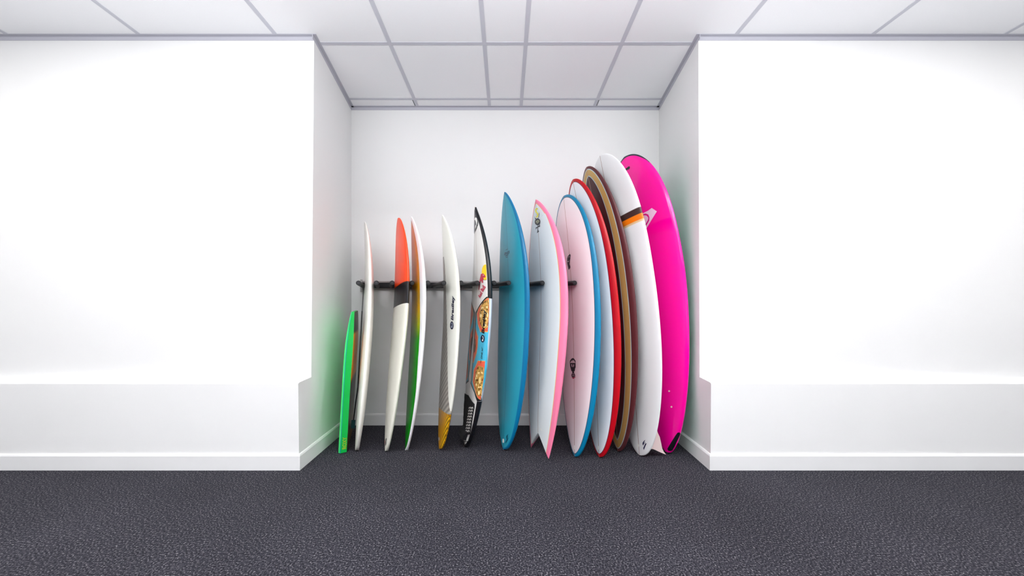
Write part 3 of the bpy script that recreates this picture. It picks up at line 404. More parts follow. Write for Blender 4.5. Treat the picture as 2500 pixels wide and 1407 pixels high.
        ["poly","pad_lettering","white",7,[[0.1375,-0.0884],[0.1501,-0.1183],[0.1403,-0.1219],[0.1361,-0.1142],[0.1431,-0.1125],[0.1375,-0.0999],[0.1319,-0.1037],[0.1277,-0.0941]],0],
        ["poly","tail_patch","white",4,[[0.0449,0.0038],[0.1038,-0.1032],[0.0631,-0.0787],[0.0393,-0.0138]],0],
        ["poly","tail_patch_edge","black2",4,[[0.0351,0.0113],[0.0393,-0.0159],[0.0631,-0.078],[0.0589,-0.0762],[0.0323,-0.0096]],0]],
    'carbon': [
        ["text","maker_name","navy",1,"Bradley",[0.8814,-0.1856],[1.0485,-0.1941],[0.8814,-0.1319],0.25,0.04],
        ["poly","round_emblem","navy",1,[[0.8502,-0.197],[0.842,-0.197],[0.8353,-0.1933],[0.8285,-0.1856],[0.8244,-0.1759],[0.823,-0.1624],[0.8244,-0.1495],[0.8285,-0.1355],[0.8339,-0.1244],[0.8407,-0.1167],[0.8502,-0.1127],[0.8583,-0.1127],[0.8651,-0.1186],[0.8719,-0.1301],[0.876,-0.1426],[0.8774,-0.1561],[0.876,-0.1686],[0.8719,-0.1802],[0.8651,-0.1895],[0.8583,-0.1946]],0],
        ["poly","round_emblem_mark","greyblue",2,[[0.8665,-0.1409],[0.8651,-0.1731],[0.8529,-0.1816],[0.8448,-0.1716],[0.838,-0.1815],[0.8339,-0.1577],[0.8407,-0.1391],[0.8488,-0.1495],[0.8529,-0.1625],[0.8597,-0.1561]],0],
        ["poly","round_emblem_mark","navy",3,[[0.8611,-0.1528],[0.8583,-0.1686],[0.8515,-0.1701],[0.8475,-0.1577],[0.8407,-0.1528],[0.8461,-0.1461],[0.8529,-0.1593]],0],
        ["poly","leash_plug","white",1,[[0.0693,-0.0138],[0.0652,-0.0122],[0.0611,-0.0106],[0.0584,-0.0091],[0.0557,-0.005],[0.053,-0.0],[0.0516,0.0075],[0.0516,0.0135],[0.053,0.0179],[0.0557,0.0204],[0.0584,0.0229],[0.0611,0.0265],[0.0652,0.0232],[0.0693,0.0193],[0.072,0.016],[0.0747,0.009],[0.0747,0.0055],[0.0747,-0.0],[0.0747,-0.0088],[0.072,-0.0101]],0]],
    'teal': [
        ["text","maker_name","tealdark",1,"GRACE",[1.3629,0.0598],[1.3569,-0.048],[1.381,0.0563],0.0,0.03],
        ["poly","maker_mark","tealdark",1,[[1.3946,0.0259],[1.3961,-0.0],[1.3931,-0.022],[1.3916,-0.019],[1.3931,-0.0],[1.3916,0.0227]],0],
        ["poly","maker_mark","tealdark",1,[[1.3539,0.0392],[1.3554,0.0074],[1.3524,-0.0291],[1.3494,-0.0261],[1.3494,0.0074],[1.3494,0.0334]],0],
        ["poly","maker_mark","tealdark",1,[[1.3403,0.0306],[1.3418,0.0075],[1.3388,-0.013],[1.3373,-0.0092],[1.3373,0.0075],[1.3373,0.024]],0],
        ["poly","leash_plug","white",2,[[0.0633,-0.0264],[0.0588,-0.0254],[0.0543,-0.0244],[0.0498,-0.0206],[0.0467,-0.0164],[0.0437,-0.0101],[0.0437,-0.0057],[0.0437,-0.0],[0.0467,0.0044],[0.0498,0.0075],[0.0543,0.0078],[0.0588,0.0081],[0.0633,0.0069],[0.0678,0.0032],[0.0709,-0.0022],[0.0724,-0.0074],[0.0739,-0.0132],[0.0724,-0.0169],[0.0709,-0.0225],[0.0678,-0.0252]],0],
        ["poly","feather_print","tealdark",2,[[0.1206,-0.0821],[0.104,-0.0596],[0.0844,-0.0537],[0.1025,-0.0715],[0.1176,-0.0838]],0],
        ["poly","feather_print","tealdark",2,[[0.107,-0.0834],[0.098,-0.069],[0.0799,-0.0558],[0.092,-0.0719]],0],
        ["poly","feather_print","tealdark",2,[[0.0995,-0.088],[0.0874,-0.0693],[0.0739,-0.06],[0.0588,-0.0433],[0.0528,-0.0493],[0.0648,-0.0603],[0.0784,-0.0749]],0]],
    'fish': [
        ["poly","snake_emblem","lemon",1,[[1.6684,-0.0271],[1.6582,-0.0326],[1.6597,-0.0212],[1.6669,-0.0119],[1.6626,-0.0035],[1.6495,-0.0086],[1.635,-0.0259],[1.619,-0.034],[1.6074,-0.0233],[1.6074,-0.0029],[1.6161,0.009],[1.6306,0.0152],[1.6219,0.0065],[1.6176,-0.007],[1.6248,-0.0136],[1.6379,-0.0061],[1.6539,0.0127],[1.6684,0.0183],[1.6771,0.0089],[1.6757,-0.0098]],0],
        ["poly","snake_emblem_eye","black2",2,[[1.664,-0.0275],[1.664,-0.0249],[1.664,-0.0231],[1.6655,-0.02],[1.6669,-0.0197],[1.6684,-0.0203],[1.6684,-0.023],[1.6669,-0.025]],0],
        ["poly","anchor_emblem","ink",1,[[1.6335,0.0333],[1.619,0.0257],[1.6045,0.0072],[1.5987,-0.0119],[1.6002,-0.0273],[1.6118,-0.038],[1.635,-0.0435],[1.6205,-0.0489],[1.6089,-0.045],[1.5987,-0.0365],[1.5943,-0.0215],[1.5929,-0.008],[1.6002,0.0162],[1.6118,0.0283]],0],
        ["poly","anchor_emblem","ink",2,[[1.5609,-0.0543],[1.5551,-0.0523],[1.5508,-0.0481],[1.5479,-0.0396],[1.5479,-0.03],[1.5493,-0.017],[1.5522,-0.0067],[1.558,0.0053],[1.5639,0.0167],[1.5711,0.0268],[1.5784,0.0333],[1.5856,0.0372],[1.5929,0.0375],[1.5987,0.035],[1.6016,0.0267],[1.6045,0.0195],[1.6045,0.0096],[1.6031,-0.0029],[1.5987,-0.0157],[1.5943,-0.0265],[1.5885,-0.0368],[1.5813,-0.0457],[1.574,-0.0516],[1.5668,-0.0547]],0],
        ["poly","anchor_emblem_ring","lemongrey",3,[[1.59,0.019],[1.5856,-0.0224],[1.5697,-0.0432],[1.5668,-0.0387],[1.5784,-0.0193],[1.5769,0.0135]],0],
        ["poly","anchor_emblem_ring","lemongrey",3,[[1.5726,0.0083],[1.574,-0.0254],[1.5653,-0.0319],[1.5653,-0.0035]],0],
        ["poly","anchor_emblem","ink",1,[[1.5595,-0.0065],[1.545,-0.0097],[1.5421,-0.0326],[1.5479,-0.0415],[1.529,-0.046],[1.5319,-0.0295],[1.5363,-0.01],[1.5159,-0.0106],[1.5029,-0.0247],[1.5014,-0.0078],[1.5014,0.014],[1.513,0.0061],[1.5217,-0.0],[1.5377,-0.0],[1.5363,0.0183],[1.529,0.0264],[1.5479,0.0292],[1.545,0.0123],[1.5435,-0.0037]],0],
        ["poly","leash_plug","white",1,[[0.0987,-0.0725],[0.0958,-0.0721],[0.0915,-0.0701],[0.0886,-0.0682],[0.0857,-0.0634],[0.0842,-0.0602],[0.0842,-0.0571],[0.0857,-0.054],[0.0871,-0.0509],[0.09,-0.0495],[0.0944,-0.0482],[0.0973,-0.0484],[0.1016,-0.0505],[0.1045,-0.0541],[0.1075,-0.0577],[0.1075,-0.0594],[0.1089,-0.0644],[0.1075,-0.0674],[0.106,-0.0703],[0.1031,-0.073]],0]],
    'egg': [
        ["poly","feather_emblem","ink",1,[[1.3656,-0.0229],[1.3536,-0.0304],[1.3416,-0.0232],[1.3341,-0.0232],[1.3191,-0.0152],[1.31,-0.0108],[1.298,-0.0059],[1.283,-0.0109],[1.2725,-0.0155],[1.265,-0.0059],[1.2575,0.0089],[1.2665,0.0148],[1.283,0.0196],[1.2995,0.024],[1.3191,0.028],[1.3341,0.0237],[1.3431,0.0236],[1.3491,0.0192],[1.3596,0.0086],[1.3641,-0.0106]],0],
        ["poly","feather_emblem_detail","mauve",2,[[1.3536,-0.0058],[1.3536,-0.0106],[1.3461,-0.0106],[1.3476,-0.0]],0],
        ["poly","feather_emblem_detail","mauve",2,[[1.3236,0.0238],[1.3206,-0.0058],[1.3175,-0.0],[1.3175,0.0194]],0],
        ["poly","mask_emblem","ink",1,[[0.6385,-0.0],[0.631,-0.0181],[0.6175,-0.035],[0.6039,-0.0347],[0.5739,-0.0341],[0.5694,-0.0277],[0.5499,-0.0207],[0.5469,-0.0095],[0.5363,-0.0134],[0.5318,-0.0204],[0.5198,-0.0267],[0.5108,-0.0167],[0.5063,-0.0],[0.5093,0.0167],[0.5198,0.0277],[0.5303,0.0208],[0.5363,0.0127],[0.5453,0.0128],[0.5499,0.0248],[0.5694,0.0354],[0.5829,0.042],[0.6054,0.0457],[0.619,0.043],[0.6325,0.0223]],0],
        ["poly","mask_emblem_detail","mauve",2,[[0.6115,0.033],[0.619,0.0221],[0.6205,0.0081],[0.6235,-0.0054],[0.619,-0.018],[0.6099,-0.0284],[0.6024,-0.0283],[0.6039,-0.0214],[0.6039,0.0293],[0.6024,0.0394]],0],
        ["poly","mask_emblem_detail","mauve",2,[[0.5949,0.0256],[0.5964,0.0133],[0.5769,0.0079],[0.5769,0.0175],[0.5844,0.0216]],0],
        ["poly","mask_emblem_detail","mauve",2,[[0.5949,-0.0053],[0.5949,-0.0139],[0.5829,-0.0138],[0.5754,-0.0053],[0.5799,-0.0]],0],
        ["poly","mask_emblem_detail","mauve",2,[[0.5318,0.0127],[0.5318,-0.0133],[0.5288,-0.0133],[0.5288,0.0127]],0],
        ["poly","mask_emblem_detail","mauve",2,[[0.5213,0.0168],[0.5213,-0.0168],[0.5183,-0.0168],[0.5183,0.0168]],0],
        ["poly","mask_emblem_base","crimson",1,[[0.5138,0.0242],[0.5078,0.0167],[0.5063,-0.0],[0.5093,-0.0167],[0.5168,-0.0266],[0.5078,-0.0264],[0.4973,-0.0],[0.5063,0.0204]],0],
        ["poly","leash_plug","white",1,[[0.0616,-0.0225],[0.0571,-0.0216],[0.0541,-0.021],[0.0496,-0.0171],[0.0466,-0.0127],[0.0451,-0.0084],[0.0451,-0.0037],[0.0466,-0.0],[0.0481,0.0037],[0.0526,0.0052],[0.0556,0.0066],[0.0601,0.0056],[0.0646,0.0044],[0.0691,-0.0],[0.0706,-0.0034],[0.0721,-0.0087],[0.0736,-0.0133],[0.0721,-0.0172],[0.0691,-0.0205],[0.0661,-0.0226]],0]],
    'band': [
        ["poly","feather_print","navy",1,[[0.1148,-0.0754],[0.1045,-0.0609],[0.0908,-0.0474],[0.0805,-0.044],[0.0719,-0.0491],[0.0874,-0.0591],[0.0959,-0.0616]],0],
        ["poly","feather_print","navy",1,[[0.1028,-0.0754],[0.0959,-0.0662],[0.0822,-0.0584],[0.0891,-0.0658]],0],
        ["poly","feather_print","navy",1,[[0.0959,-0.0842],[0.0891,-0.07],[0.0702,-0.0569],[0.0565,-0.0479],[0.0445,-0.0514],[0.0668,-0.0651]],0],
        ["poly","leash_plug","white",1,[[0.0617,-0.0085],[0.0565,-0.0068],[0.0531,-0.0052],[0.0497,-0.0035],[0.0462,-0.0],[0.0445,0.0027],[0.0445,0.0061],[0.0462,0.0089],[0.048,0.0116],[0.0531,0.0121],[0.0565,0.0124],[0.0617,0.0101],[0.0651,0.0088],[0.0685,0.0074],[0.0719,0.0034],[0.0737,-0.0],[0.0737,-0.0023],[0.0719,-0.0059],[0.0702,-0.0074],[0.0668,-0.0088]],0]],
    'pink': [
        ["poly","diamond_emblem","paleviolet",1,[[1.6487,-0.167],[1.6101,-0.2021],[1.5153,-0.0712],[1.5451,-0.0513],[1.6434,-0.0498],[1.6452,-0.0687],[1.6434,-0.1322]],0],
        ["poly","diamond_emblem_ring","magenta",2,[[1.6276,-0.0567],[1.6382,-0.0807],[1.6329,-0.1081],[1.6171,-0.1288],[1.5943,-0.1346],[1.5749,-0.128],[1.5609,-0.1105],[1.5381,-0.074],[1.5556,-0.0707],[1.5644,-0.0941],[1.582,-0.1177],[1.596,-0.1247],[1.6153,-0.1139],[1.6259,-0.0951],[1.6259,-0.0722]],0],
        ["poly","diamond_emblem_peak","magenta",2,[[1.5925,-0.073],[1.589,-0.0878],[1.5802,-0.0763]],0],
        ["poly","screw_cap","cream",1,[[0.4144,-0.1032],[0.4126,-0.103],[0.4109,-0.1012],[0.4109,-0.0997],[0.4091,-0.0979],[0.4091,-0.0947],[0.4091,-0.0931],[0.4091,-0.0915],[0.4109,-0.09],[0.4126,-0.0886],[0.4144,-0.0888],[0.4161,-0.089],[0.4179,-0.0908],[0.4196,-0.0927],[0.4196,-0.0943],[0.4214,-0.0977],[0.4214,-0.0993],[0.4196,-0.1007],[0.4179,-0.1021],[0.4179,-0.1036]],0],
        ["poly","screw_cap","cream",1,[[0.3143,-0.1048],[0.3125,-0.1045],[0.3108,-0.103],[0.309,-0.1015],[0.3073,-0.0987],[0.3073,-0.0975],[0.3073,-0.095],[0.309,-0.0927],[0.309,-0.0914],[0.3108,-0.0904],[0.3125,-0.0906],[0.3143,-0.0909],[0.316,-0.0925],[0.3178,-0.0941],[0.3196,-0.0969],[0.3196,-0.0995],[0.3196,-0.1008],[0.3196,-0.1033],[0.3178,-0.1042],[0.316,-0.1051]],0],
        ["poly","nose_handle","black",1,[[2.0174,0.0082],[2.0174,-0.0195],[2.0174,-0.0324],[2.0121,-0.0417],[1.9999,-0.0407],[1.9963,-0.0299],[2.0016,-0.0119],[1.9999,-0.0],[2.0086,0.0086]],0],
        ["poly","tail_bumper","black",2,[[0.1545,-0.1236],[0.151,-0.1102],[0.1317,-0.0935],[0.0737,-0.0466],[0.0334,-0.0134],[0.0228,-0.018],[0.0228,-0.0338],[0.0298,-0.0472],[0.0597,-0.0711],[0.0983,-0.0963],[0.1229,-0.1123],[0.144,-0.1262]],0]],
    'red': [
        ["poly","leash_plug","white",1,[[0.0616,-0.0122],[0.0568,-0.0107],[0.0521,-0.0093],[0.0474,-0.006],[0.0458,-0.0027],[0.0442,-0.0],[0.0426,0.0058],[0.0442,0.008],[0.0474,0.0102],[0.0505,0.0124],[0.0553,0.013],[0.06,0.0115],[0.0647,0.0097],[0.0679,0.0074],[0.071,0.0028],[0.0726,-0.0],[0.0726,-0.0035],[0.071,-0.0074],[0.0695,-0.0097],[0.0647,-0.0104]],0]],
    'orange': [
        ["poly","feather_print","ink",1,[[0.0887,-0.0261],[0.0641,-0.0091],[0.045,-0.028],[0.0341,-0.0091],[0.0546,-0.0406],[0.0696,-0.0352],[0.0914,-0.0495]],0],
        ["poly","red_mark","bullred",1,[[0.06,0.0398],[0.0641,0.0158],[0.045,0.0102],[0.0396,0.0344]],0]]}
E1, E2 = 2 / 2.6, 2 / 2.2
class Shape:
    """analytic surfboard: u along the length from the tail, w across (towards the wall), n towards the deck side"""
    def __init__(s, P, notch=0.0):
        s.P, s.notch, s.L = P, notch, P['L']
        th, ph, ps = [math.radians(P[k]) for k in ('th', 'ph', 'ps')]
        Rx = np.array([[1, 0, 0], [0, math.cos(th), math.sin(th)], [0, -math.sin(th), math.cos(th)]])
        Ry = np.array([[math.cos(ph), 0, -math.sin(ph)], [0, 1, 0], [math.sin(ph), 0, math.cos(ph)]])
        Rz = np.array([[math.cos(ps), -math.sin(ps), 0], [math.sin(ps), math.cos(ps), 0], [0, 0, 1]])
        s.R = Rz @ Ry @ Rx
        s.off = np.zeros(3)
        ss = (1 - np.cos(np.linspace(0, np.pi, 48))) / 2
        q = s.world(*s.surf(ss, np.linspace(0, 2 * np.pi, 28, endpoint=False)))
        s.off = np.array([P['X'], P['Y'], -q[..., 2].min() + .002])
    def half(s, t):
        P = s.P; t = np.asarray(t, float); p = P['p']; tw = P.get('tw', 0)
        xa = np.clip((p - t) / p, 0, 1); xb = np.clip((t - p) / (1 - p), 0, 1)
        return P['W'] / 2 * np.where(t < p, tw + (1 - tw) * np.maximum(1 - xa ** P['et'], 0) ** P['kt'], np.maximum(1 - xb ** P['en'], 0) ** P['kn'])
    def thick(s, t): return s.P['T'] * (0.16 + 0.84 * np.maximum(1 - np.abs((t - .48) / .52) ** 2.6, 0) ** .8)
    def rock(s, t): return np.where(t > .45, s.P['rn'] * (np.maximum(t - .45, 0) / .55) ** 2.3, s.P['rt'] * (np.maximum(.45 - t, 0) / .45) ** 2.2)
    def surf(s, t, al):
        t = np.asarray(t, float)
        h = np.maximum(s.half(t), 0.0015); th = s.thick(t); n0 = s.rock(t)
        ca = np.sign(np.cos(al)) * np.abs(np.cos(al)) ** E1; sa = np.sign(np.sin(al)) * np.abs(np.sin(al)) ** E2
        w = h[:, None] * ca; n = n0[:, None] + th[:, None] / 2 * sa
        u = (t * s.L)[:, None] + 0 * w
        if s.notch: u = u + s.notch * np.exp(-(t / .10) ** 1.5)[:, None] * np.maximum(0, 1 - np.abs(ca)) ** .8
        return u, w, n
    def world(s, u, w, n):
        return np.stack([-np.asarray(n), np.asarray(w), np.asarray(u)], -1) @ s.R.T + s.off
    def table(s):
        A = np.linspace(-.5, np.pi + .9, 160); s.tS = np.linspace(0.0005, .9995, 240)
        u, w, n = s.surf(s.tS, A)
        c = np.concatenate([np.zeros((len(u), 1)), np.cumsum(np.hypot(np.diff(w, axis=1), np.diff(n, axis=1)), 1)], 1)
        j = np.argmin(np.abs(A - np.pi / 2)); s.tV = -(c - c[:, j:j + 1]); s.tA = A
    def deck(s, u, v, off):
        """world point on the skin at length u and arc distance v from the stringer, lifted by off"""
        t = min(max(u / s.L, .002), .998)
        i = int(np.clip(np.searchsorted(s.tS, t), 1, len(s.tS) - 1))
        k = (t - s.tS[i - 1]) / (s.tS[i] - s.tS[i - 1])
        row = s.tV[i - 1] * (1 - k) + s.tV[i] * k
        a = float(np.interp(v, row[::-1], s.tA[::-1]))
        e = 1e-3
        q = s.world(*s.surf(np.array([t, min(t + e, .9995)]), np.array([a - e * 5, a + e * 5])))
        p = (q[0, 0] + q[0, 1]) / 2
        nrm = np.cross(q[0, 1] - q[0, 0], q[1, 0] - q[0, 0]); L_ = np.linalg.norm(nrm)
        nrm = nrm / L_ if L_ > 0 else -s.R[:, 0]
        cen = s.world([t * s.L], [0.0], [float(s.rock(np.array([t]))[0])])[0]
        if np.dot(nrm, p - cen) < 0: nrm = -nrm
        return p + nrm * off

def board_mat(name, base, layers=(), rough=0.3, coat=0.0, spec=0.35):
    """layers: (attribute, colour | (colour, colour, attribute lo, hi, attr) , softness); a layer covers where the attribute is above zero"""
    m, nt, b = newmat(name)
    N = nt.nodes.new; Lk = nt.links.new
    cur = None
    def rgb(c):
        n = N('ShaderNodeRGB'); n.outputs[0].default_value = (*c, 1); return n.outputs[0]
    cur = rgb(base)
    # faint handling marks in the resin
    tc = N('ShaderNodeTexCoord'); nz = N('ShaderNodeTexNoise'); nz.inputs['Scale'].default_value = 9; nz.inputs['Detail'].default_value = 4
    Lk(tc.outputs['Object'], nz.inputs['Vector'])
    for at, colr, soft in layers:
        a = N('ShaderNodeAttribute'); a.attribute_name = at
        mr = N('ShaderNodeMapRange'); mr.inputs[1].default_value = -soft; mr.inputs[2].default_value = soft
        Lk(a.outputs['Fac'], mr.inputs[0])
        mx = N('ShaderNodeMix'); mx.data_type = 'RGBA'
        Lk(mr.outputs[0], mx.inputs[0]); Lk(cur, mx.inputs[6])
        if callable(colr): Lk(colr(nt), mx.inputs[7])
        else: Lk(rgb(colr), mx.inputs[7])
        cur = mx.outputs[2]
    Lk(cur, b.inputs['Base Color'])
    r = N('ShaderNodeMapRange'); r.inputs[3].default_value = rough * 0.8; r.inputs[4].default_value = rough * 1.25
    Lk(nz.outputs['Fac'], r.inputs[0]); Lk(r.outputs[0], b.inputs['Roughness'])
    b.inputs['Coat Weight'].default_value = coat; b.inputs['Coat Roughness'].default_value = 0.12
    b.inputs['Specular IOR Level'].default_value = spec
    return m

C = {k: srgb(*v) for k, v in dict(white=(236, 236, 232), black=(17, 18, 24), black2=(36, 36, 44), navy=(22, 24, 58), skyblue=(70, 176, 208), coral=(222, 92, 66),
     gold=(226, 170, 92), lion=(205, 160, 84), lionbrown=(112, 68, 26), lioncream=(240, 214, 150), yellow=(246, 208, 12), bullred=(190, 22, 66),
     greyblue=(150, 158, 176), tealdark=(8, 52, 76), lemon=(236, 222, 30), ink=(26, 26, 34), lemongrey=(168, 164, 128), mauve=(200, 186, 190),
     crimson=(170, 30, 66), paleviolet=(240, 212, 236), magenta=(214, 0, 134), cream=(240, 214, 206)).items()}
_dm = {}
def decal_mat(c):
    if c not in _dm:
        if c in ('lion', 'lionbrown'):
            m, nt, b = newmat('print_' + c)
            tc = nt.nodes.new('ShaderNodeTexCoord'); nz = nt.nodes.new('ShaderNodeTexNoise'); nz.inputs['Scale'].default_value = 60; nz.inputs['Detail'].default_value = 2
            rp = nt.nodes.new('ShaderNodeValToRGB'); e = rp.color_ramp.elements
            k = C[c]
            e[0].position = .36; e[0].color = (*[x * .55 for x in k], 1); e[1].position = .66; e[1].color = (*[min(1, x * 1.3) for x in k], 1)
            nt.links.new(tc.outputs['Object'], nz.inputs['Vector']); nt.links.new(nz.outputs['Fac'], rp.inputs['Fac']); nt.links.new(rp.outputs[0], b.inputs['Base Color'])
            b.inputs['Roughness'].default_value = .25
            _dm[c] = m
        else: _dm[c] = plain('print_' + c, C[c], 0.3, 0.35)
    return _dm[c]

def cut_grid(bm, du=0.012, dv=0.007):
    for ax, st in ((0, du), (1, dv)):
        lo = min(v.co[ax] for v in bm.verts); hi = max(v.co[ax] for v in bm.verts)
        k = math.floor(lo / st) + 1
        while k * st < hi - 1e-6:
            co = [0, 0, 0]; no = [0, 0, 0]; co[ax] = k * st; no[ax] = 1
            bmesh.ops.bisect_plane(bm, geom=list(bm.verts) + list(bm.edges) + list(bm.faces), plane_co=co, plane_no=no, dist=1e-6)
            k += 1

def wrap(bm, sh, off, root_loc):
    for v in bm.verts:
        p = sh.deck(v.co.x, v.co.y, off)
        v.co = Vector(p) - Vector(root_loc)

def flat_poly(pts):
    bm = bmesh.new()
    vs = [bm.verts.new((p[0], p[1], 0)) for p in pts]
    bmesh.ops.contextual_create(bm, geom=vs) if False else bm.faces.new(vs)
    bmesh.ops.triangulate(bm, faces=bm.faces)
    return bm

def text_bm(txt, shear, bold):
    c = bpy.data.curves.new('lettering', 'FONT'); c.body = txt; c.size = 1.0; c.shear = shear; c.offset = bold
    c.resolution_u = 3
    o = bpy.data.objects.new('lettering', c); COL.objects.link(o)
    dg = bpy.context.evaluated_depsgraph_get(); me = o.evaluated_get(dg).to_mesh()
    bm = bmesh.new(); bm.from_mesh(me)
    o.evaluated_get(dg).to_mesh_clear(); bpy.data.objects.remove(o); bpy.data.curves.remove(c)
    for v in bm.verts: v.co.z = 0
    bmesh.ops.remove_doubles(bm, verts=bm.verts, dist=1e-5)
    xs = [v.co.x for v in bm.verts]
    return bm, min(xs), max(xs), 0.70          # 0.70: cap height of the built-in font

def add_decals(key, sh, root):
    sh.table()
    for d in DECALS.get(key, []):
        if d[0] == 'poly':
            _, name, colr, layer, pts, mir = d
            for k in range(2 if mir else 1):
                pp = [(u, -v if k else v) for u, v in pts]
                bm = flat_poly(pp); cut_grid(bm)
                raise_ = 0.0014 if name in ('leash_plug', 'screw_cap') else 0.0065 if name == 'pad_lettering' else 0.0
                wrap(bm, sh, 0.0008 + 0.00035 * layer + raise_, root.location)
                o = bm_obj(name, bm, decal_mat(colr), root)
        elif d[0] == 'text':
            _, name, colr, layer, txt, A, B_, Cc, shear, bold = d
            bm, x0, x1, cap = text_bm(txt, shear, bold)
            A, B_, Cc = Vector(A), Vector(B_), Vector(Cc)
            ex = (B_ - A) / (x1 - x0); ey = (Cc - A) / cap
            for v in bm.verts:
                p = A + ex * (v.co.x - x0) + ey * v.co.y
                v.co = (p.x, p.y, 0)
            bmesh.ops.triangulate(bm, faces=bm.faces); cut_grid(bm)
            wrap(bm, sh, 0.0008 + 0.00035 * layer, root.location)
            bm_obj(name, bm, decal_mat(colr), root)

def surfboard(key, label, mat, fields, notch=0.0, tip=0.0, NS=110, NA=64):
    sh = Shape(BOARDS[key], notch)
    t = (1 - np.cos(np.linspace(0, np.pi, NS))) / 2
    al = np.linspace(0, 2 * np.pi, NA, endpoint=False)
    u, w, n = sh.surf(t, al)
    q = sh.world(u, w, n)
    low = q.reshape(-1, 3)[q[..., 2].argmin()]
    root = empty('surfboard', (float(low[0]), float(low[1]), 0.0))
    tag(root, label, 'surfboard')
    loc = np.array(root.location)
    V = (q - loc).reshape(-1, 3)
    Fc = []
    for i in range(NS - 1):
        for j in range(NA):
            k = (j + 1) % NA
            Fc.append((i * NA + j, i * NA + k, (i + 1) * NA + k, (i + 1) * NA + j))
    for base in (0, (NS - 1) * NA):
        for j in range(NA // 2):
            a, b = j, j + 1; c_, d_ = (NA - j - 1) % NA, (NA - j) % NA
            f = [base + a, base + b, base + c_, base + d_]
            f = list(dict.fromkeys(f))
            if len(f) >= 3: Fc.append(tuple(f))
    hull = mesh('hull', V, Fc, mat, root, smooth=True)
    # fields for the painted zones
    O = np.concatenate([np.stack([u[:, 0], w[:, 0]], -1), np.stack([u[:, NA // 2], w[:, NA // 2]], -1)])
    fine = np.linspace(0, 1, 700); fu, fw, _ = sh.surf((1 - np.cos(np.pi * fine)) / 2, np.array([0, np.pi]))
    O = np.concatenate([np.stack([fu[:, 0], fw[:, 0]], -1), np.stack([fu[:, 1], fw[:, 1]], -1)])
    pts = np.stack([u.ravel(), w.ravel()], -1)
    rd = np.empty(len(pts))
    for a in range(0, len(pts), 1000):
        rd[a:a + 1000] = np.sqrt(((pts[a:a + 1000, None, :] - O[None]) ** 2).sum(-1).min(1))
    ang = np.degrees(np.tile(al, NS)); T_ = np.repeat(t, NA)
    deck = np.sin(np.radians(ang))
    env = dict(u=u.ravel(), w=w.ravel(), rd=rd, ang=ang, t=T_, deck=deck, tn=np.tan, L=sh.L, sh=sh)
    # arc distance from the stringer
    for name, fn in fields.items():
        a = hull.data.attributes.new(name, 'FLOAT', 'POINT')
        a.data.foreach_set('value', np.asarray(fn(env), dtype=np.float32))
    if 'u' not in fields:
        a = hull.data.attributes.new('u', 'FLOAT', 'POINT'); a.data.foreach_set('value', env['u'].astype(np.float32))
        a = hull.data.attributes.new('w', 'FLOAT', 'POINT'); a.data.foreach_set('value', env['w'].astype(np.float32))
    add_decals(key, sh, root)
    return root, sh

def interp(xs, ys): return lambda x: np.interp(x, xs, ys)
def ds(e): return np.where(e['deck'] > -.02, 1.0, -1.0)
def wood(e, h=0.0022): return np.where(e['deck'] > 0.3, h - np.abs(e['w']), -1)
def rail(lo, amp): return lambda e: np.where(e['deck'] < -.15, .02, (lo + amp * np.sin(np.pi * e['t'])) - e['rd'])
def rail_line(lo, amp, wd): return lambda e: np.where(e['deck'] < -.15, -.02, wd / 2 - np.abs((lo + amp * np.sin(np.pi * e['t'])) - e['rd']))

WHITE = srgb(234, 234, 230); WARM = srgb(228, 226, 214)
WOOD = srgb(160, 126, 108)
def ramp2(attr, stops):
    def f(nt):
        a = nt.nodes.new('ShaderNodeAttribute'); a.attribute_name = attr
        lo, hi = stops[0][0], stops[-1][0]
        mr = nt.nodes.new('ShaderNodeMapRange'); mr.inputs[1].default_value = lo; mr.inputs[2].default_value = hi
        r = nt.nodes.new('ShaderNodeValToRGB'); e = r.color_ramp.elements
        e[0].position = 0; e[0].color = (*stops[0][1], 1); e[1].position = 1; e[1].color = (*stops[-1][1], 1)
        for p, c in stops[1:-1]:
            k = e.new((p - lo) / (hi - lo)); k.color = (*c, 1)
        nt.links.new(a.outputs['Fac'], mr.inputs[0]); nt.links.new(mr.outputs[0], r.inputs['Fac'])
        return r.outputs[0]
    return f
def weave(c0, c1, ku, kw, wav=0.35):
    """woven cloth: slanted bands across the board"""
    def f(nt):
        N = nt.nodes.new; Lk = nt.links.new
        au = N('ShaderNodeAttribute'); au.attribute_name = 'u'; aw = N('ShaderNodeAttribute'); aw.attribute_name = 'w'
        m1 = N('ShaderNodeMath'); m1.operation = 'MULTIPLY'; m1.inputs[1].default_value = ku
        m2 = N('ShaderNodeMath'); m2.operation = 'MULTIPLY_ADD'; m2.inputs[1].default_value = kw
        Lk(au.outputs['Fac'], m1.inputs[0]); Lk(aw.outputs['Fac'], m2.inputs[0]); Lk(m1.outputs[0], m2.inputs[2])
        cmb = N('ShaderNodeCombineXYZ'); Lk(m2.outputs[0], cmb.inputs[0]); Lk(aw.outputs['Fac'], cmb.inputs[1])
        wv = N('ShaderNodeTexWave'); wv.inputs['Scale'].default_value = 1.0; wv.inputs['Distortion'].default_value = wav; wv.inputs['Detail'].default_value = 2
        Lk(cmb.outputs[0], wv.inputs['Vector'])
        mx = N('ShaderNodeMix'); mx.data_type = 'RGBA'; mx.inputs[6].default_value = (*c0, 1); mx.inputs[7].default_value = (*c1, 1)
        Lk(wv.outputs['Fac'], mx.inputs[0])
        return mx.outputs[2]
    return f

# 1 thin plain white board beside the bodyboard
surfboard('white1', 'plain white surfboard seen edge-on, next to the green bodyboard', board_mat('white_resin', srgb(232, 229, 222), [('wd', WOOD, .0012)]), dict(wd=wood))
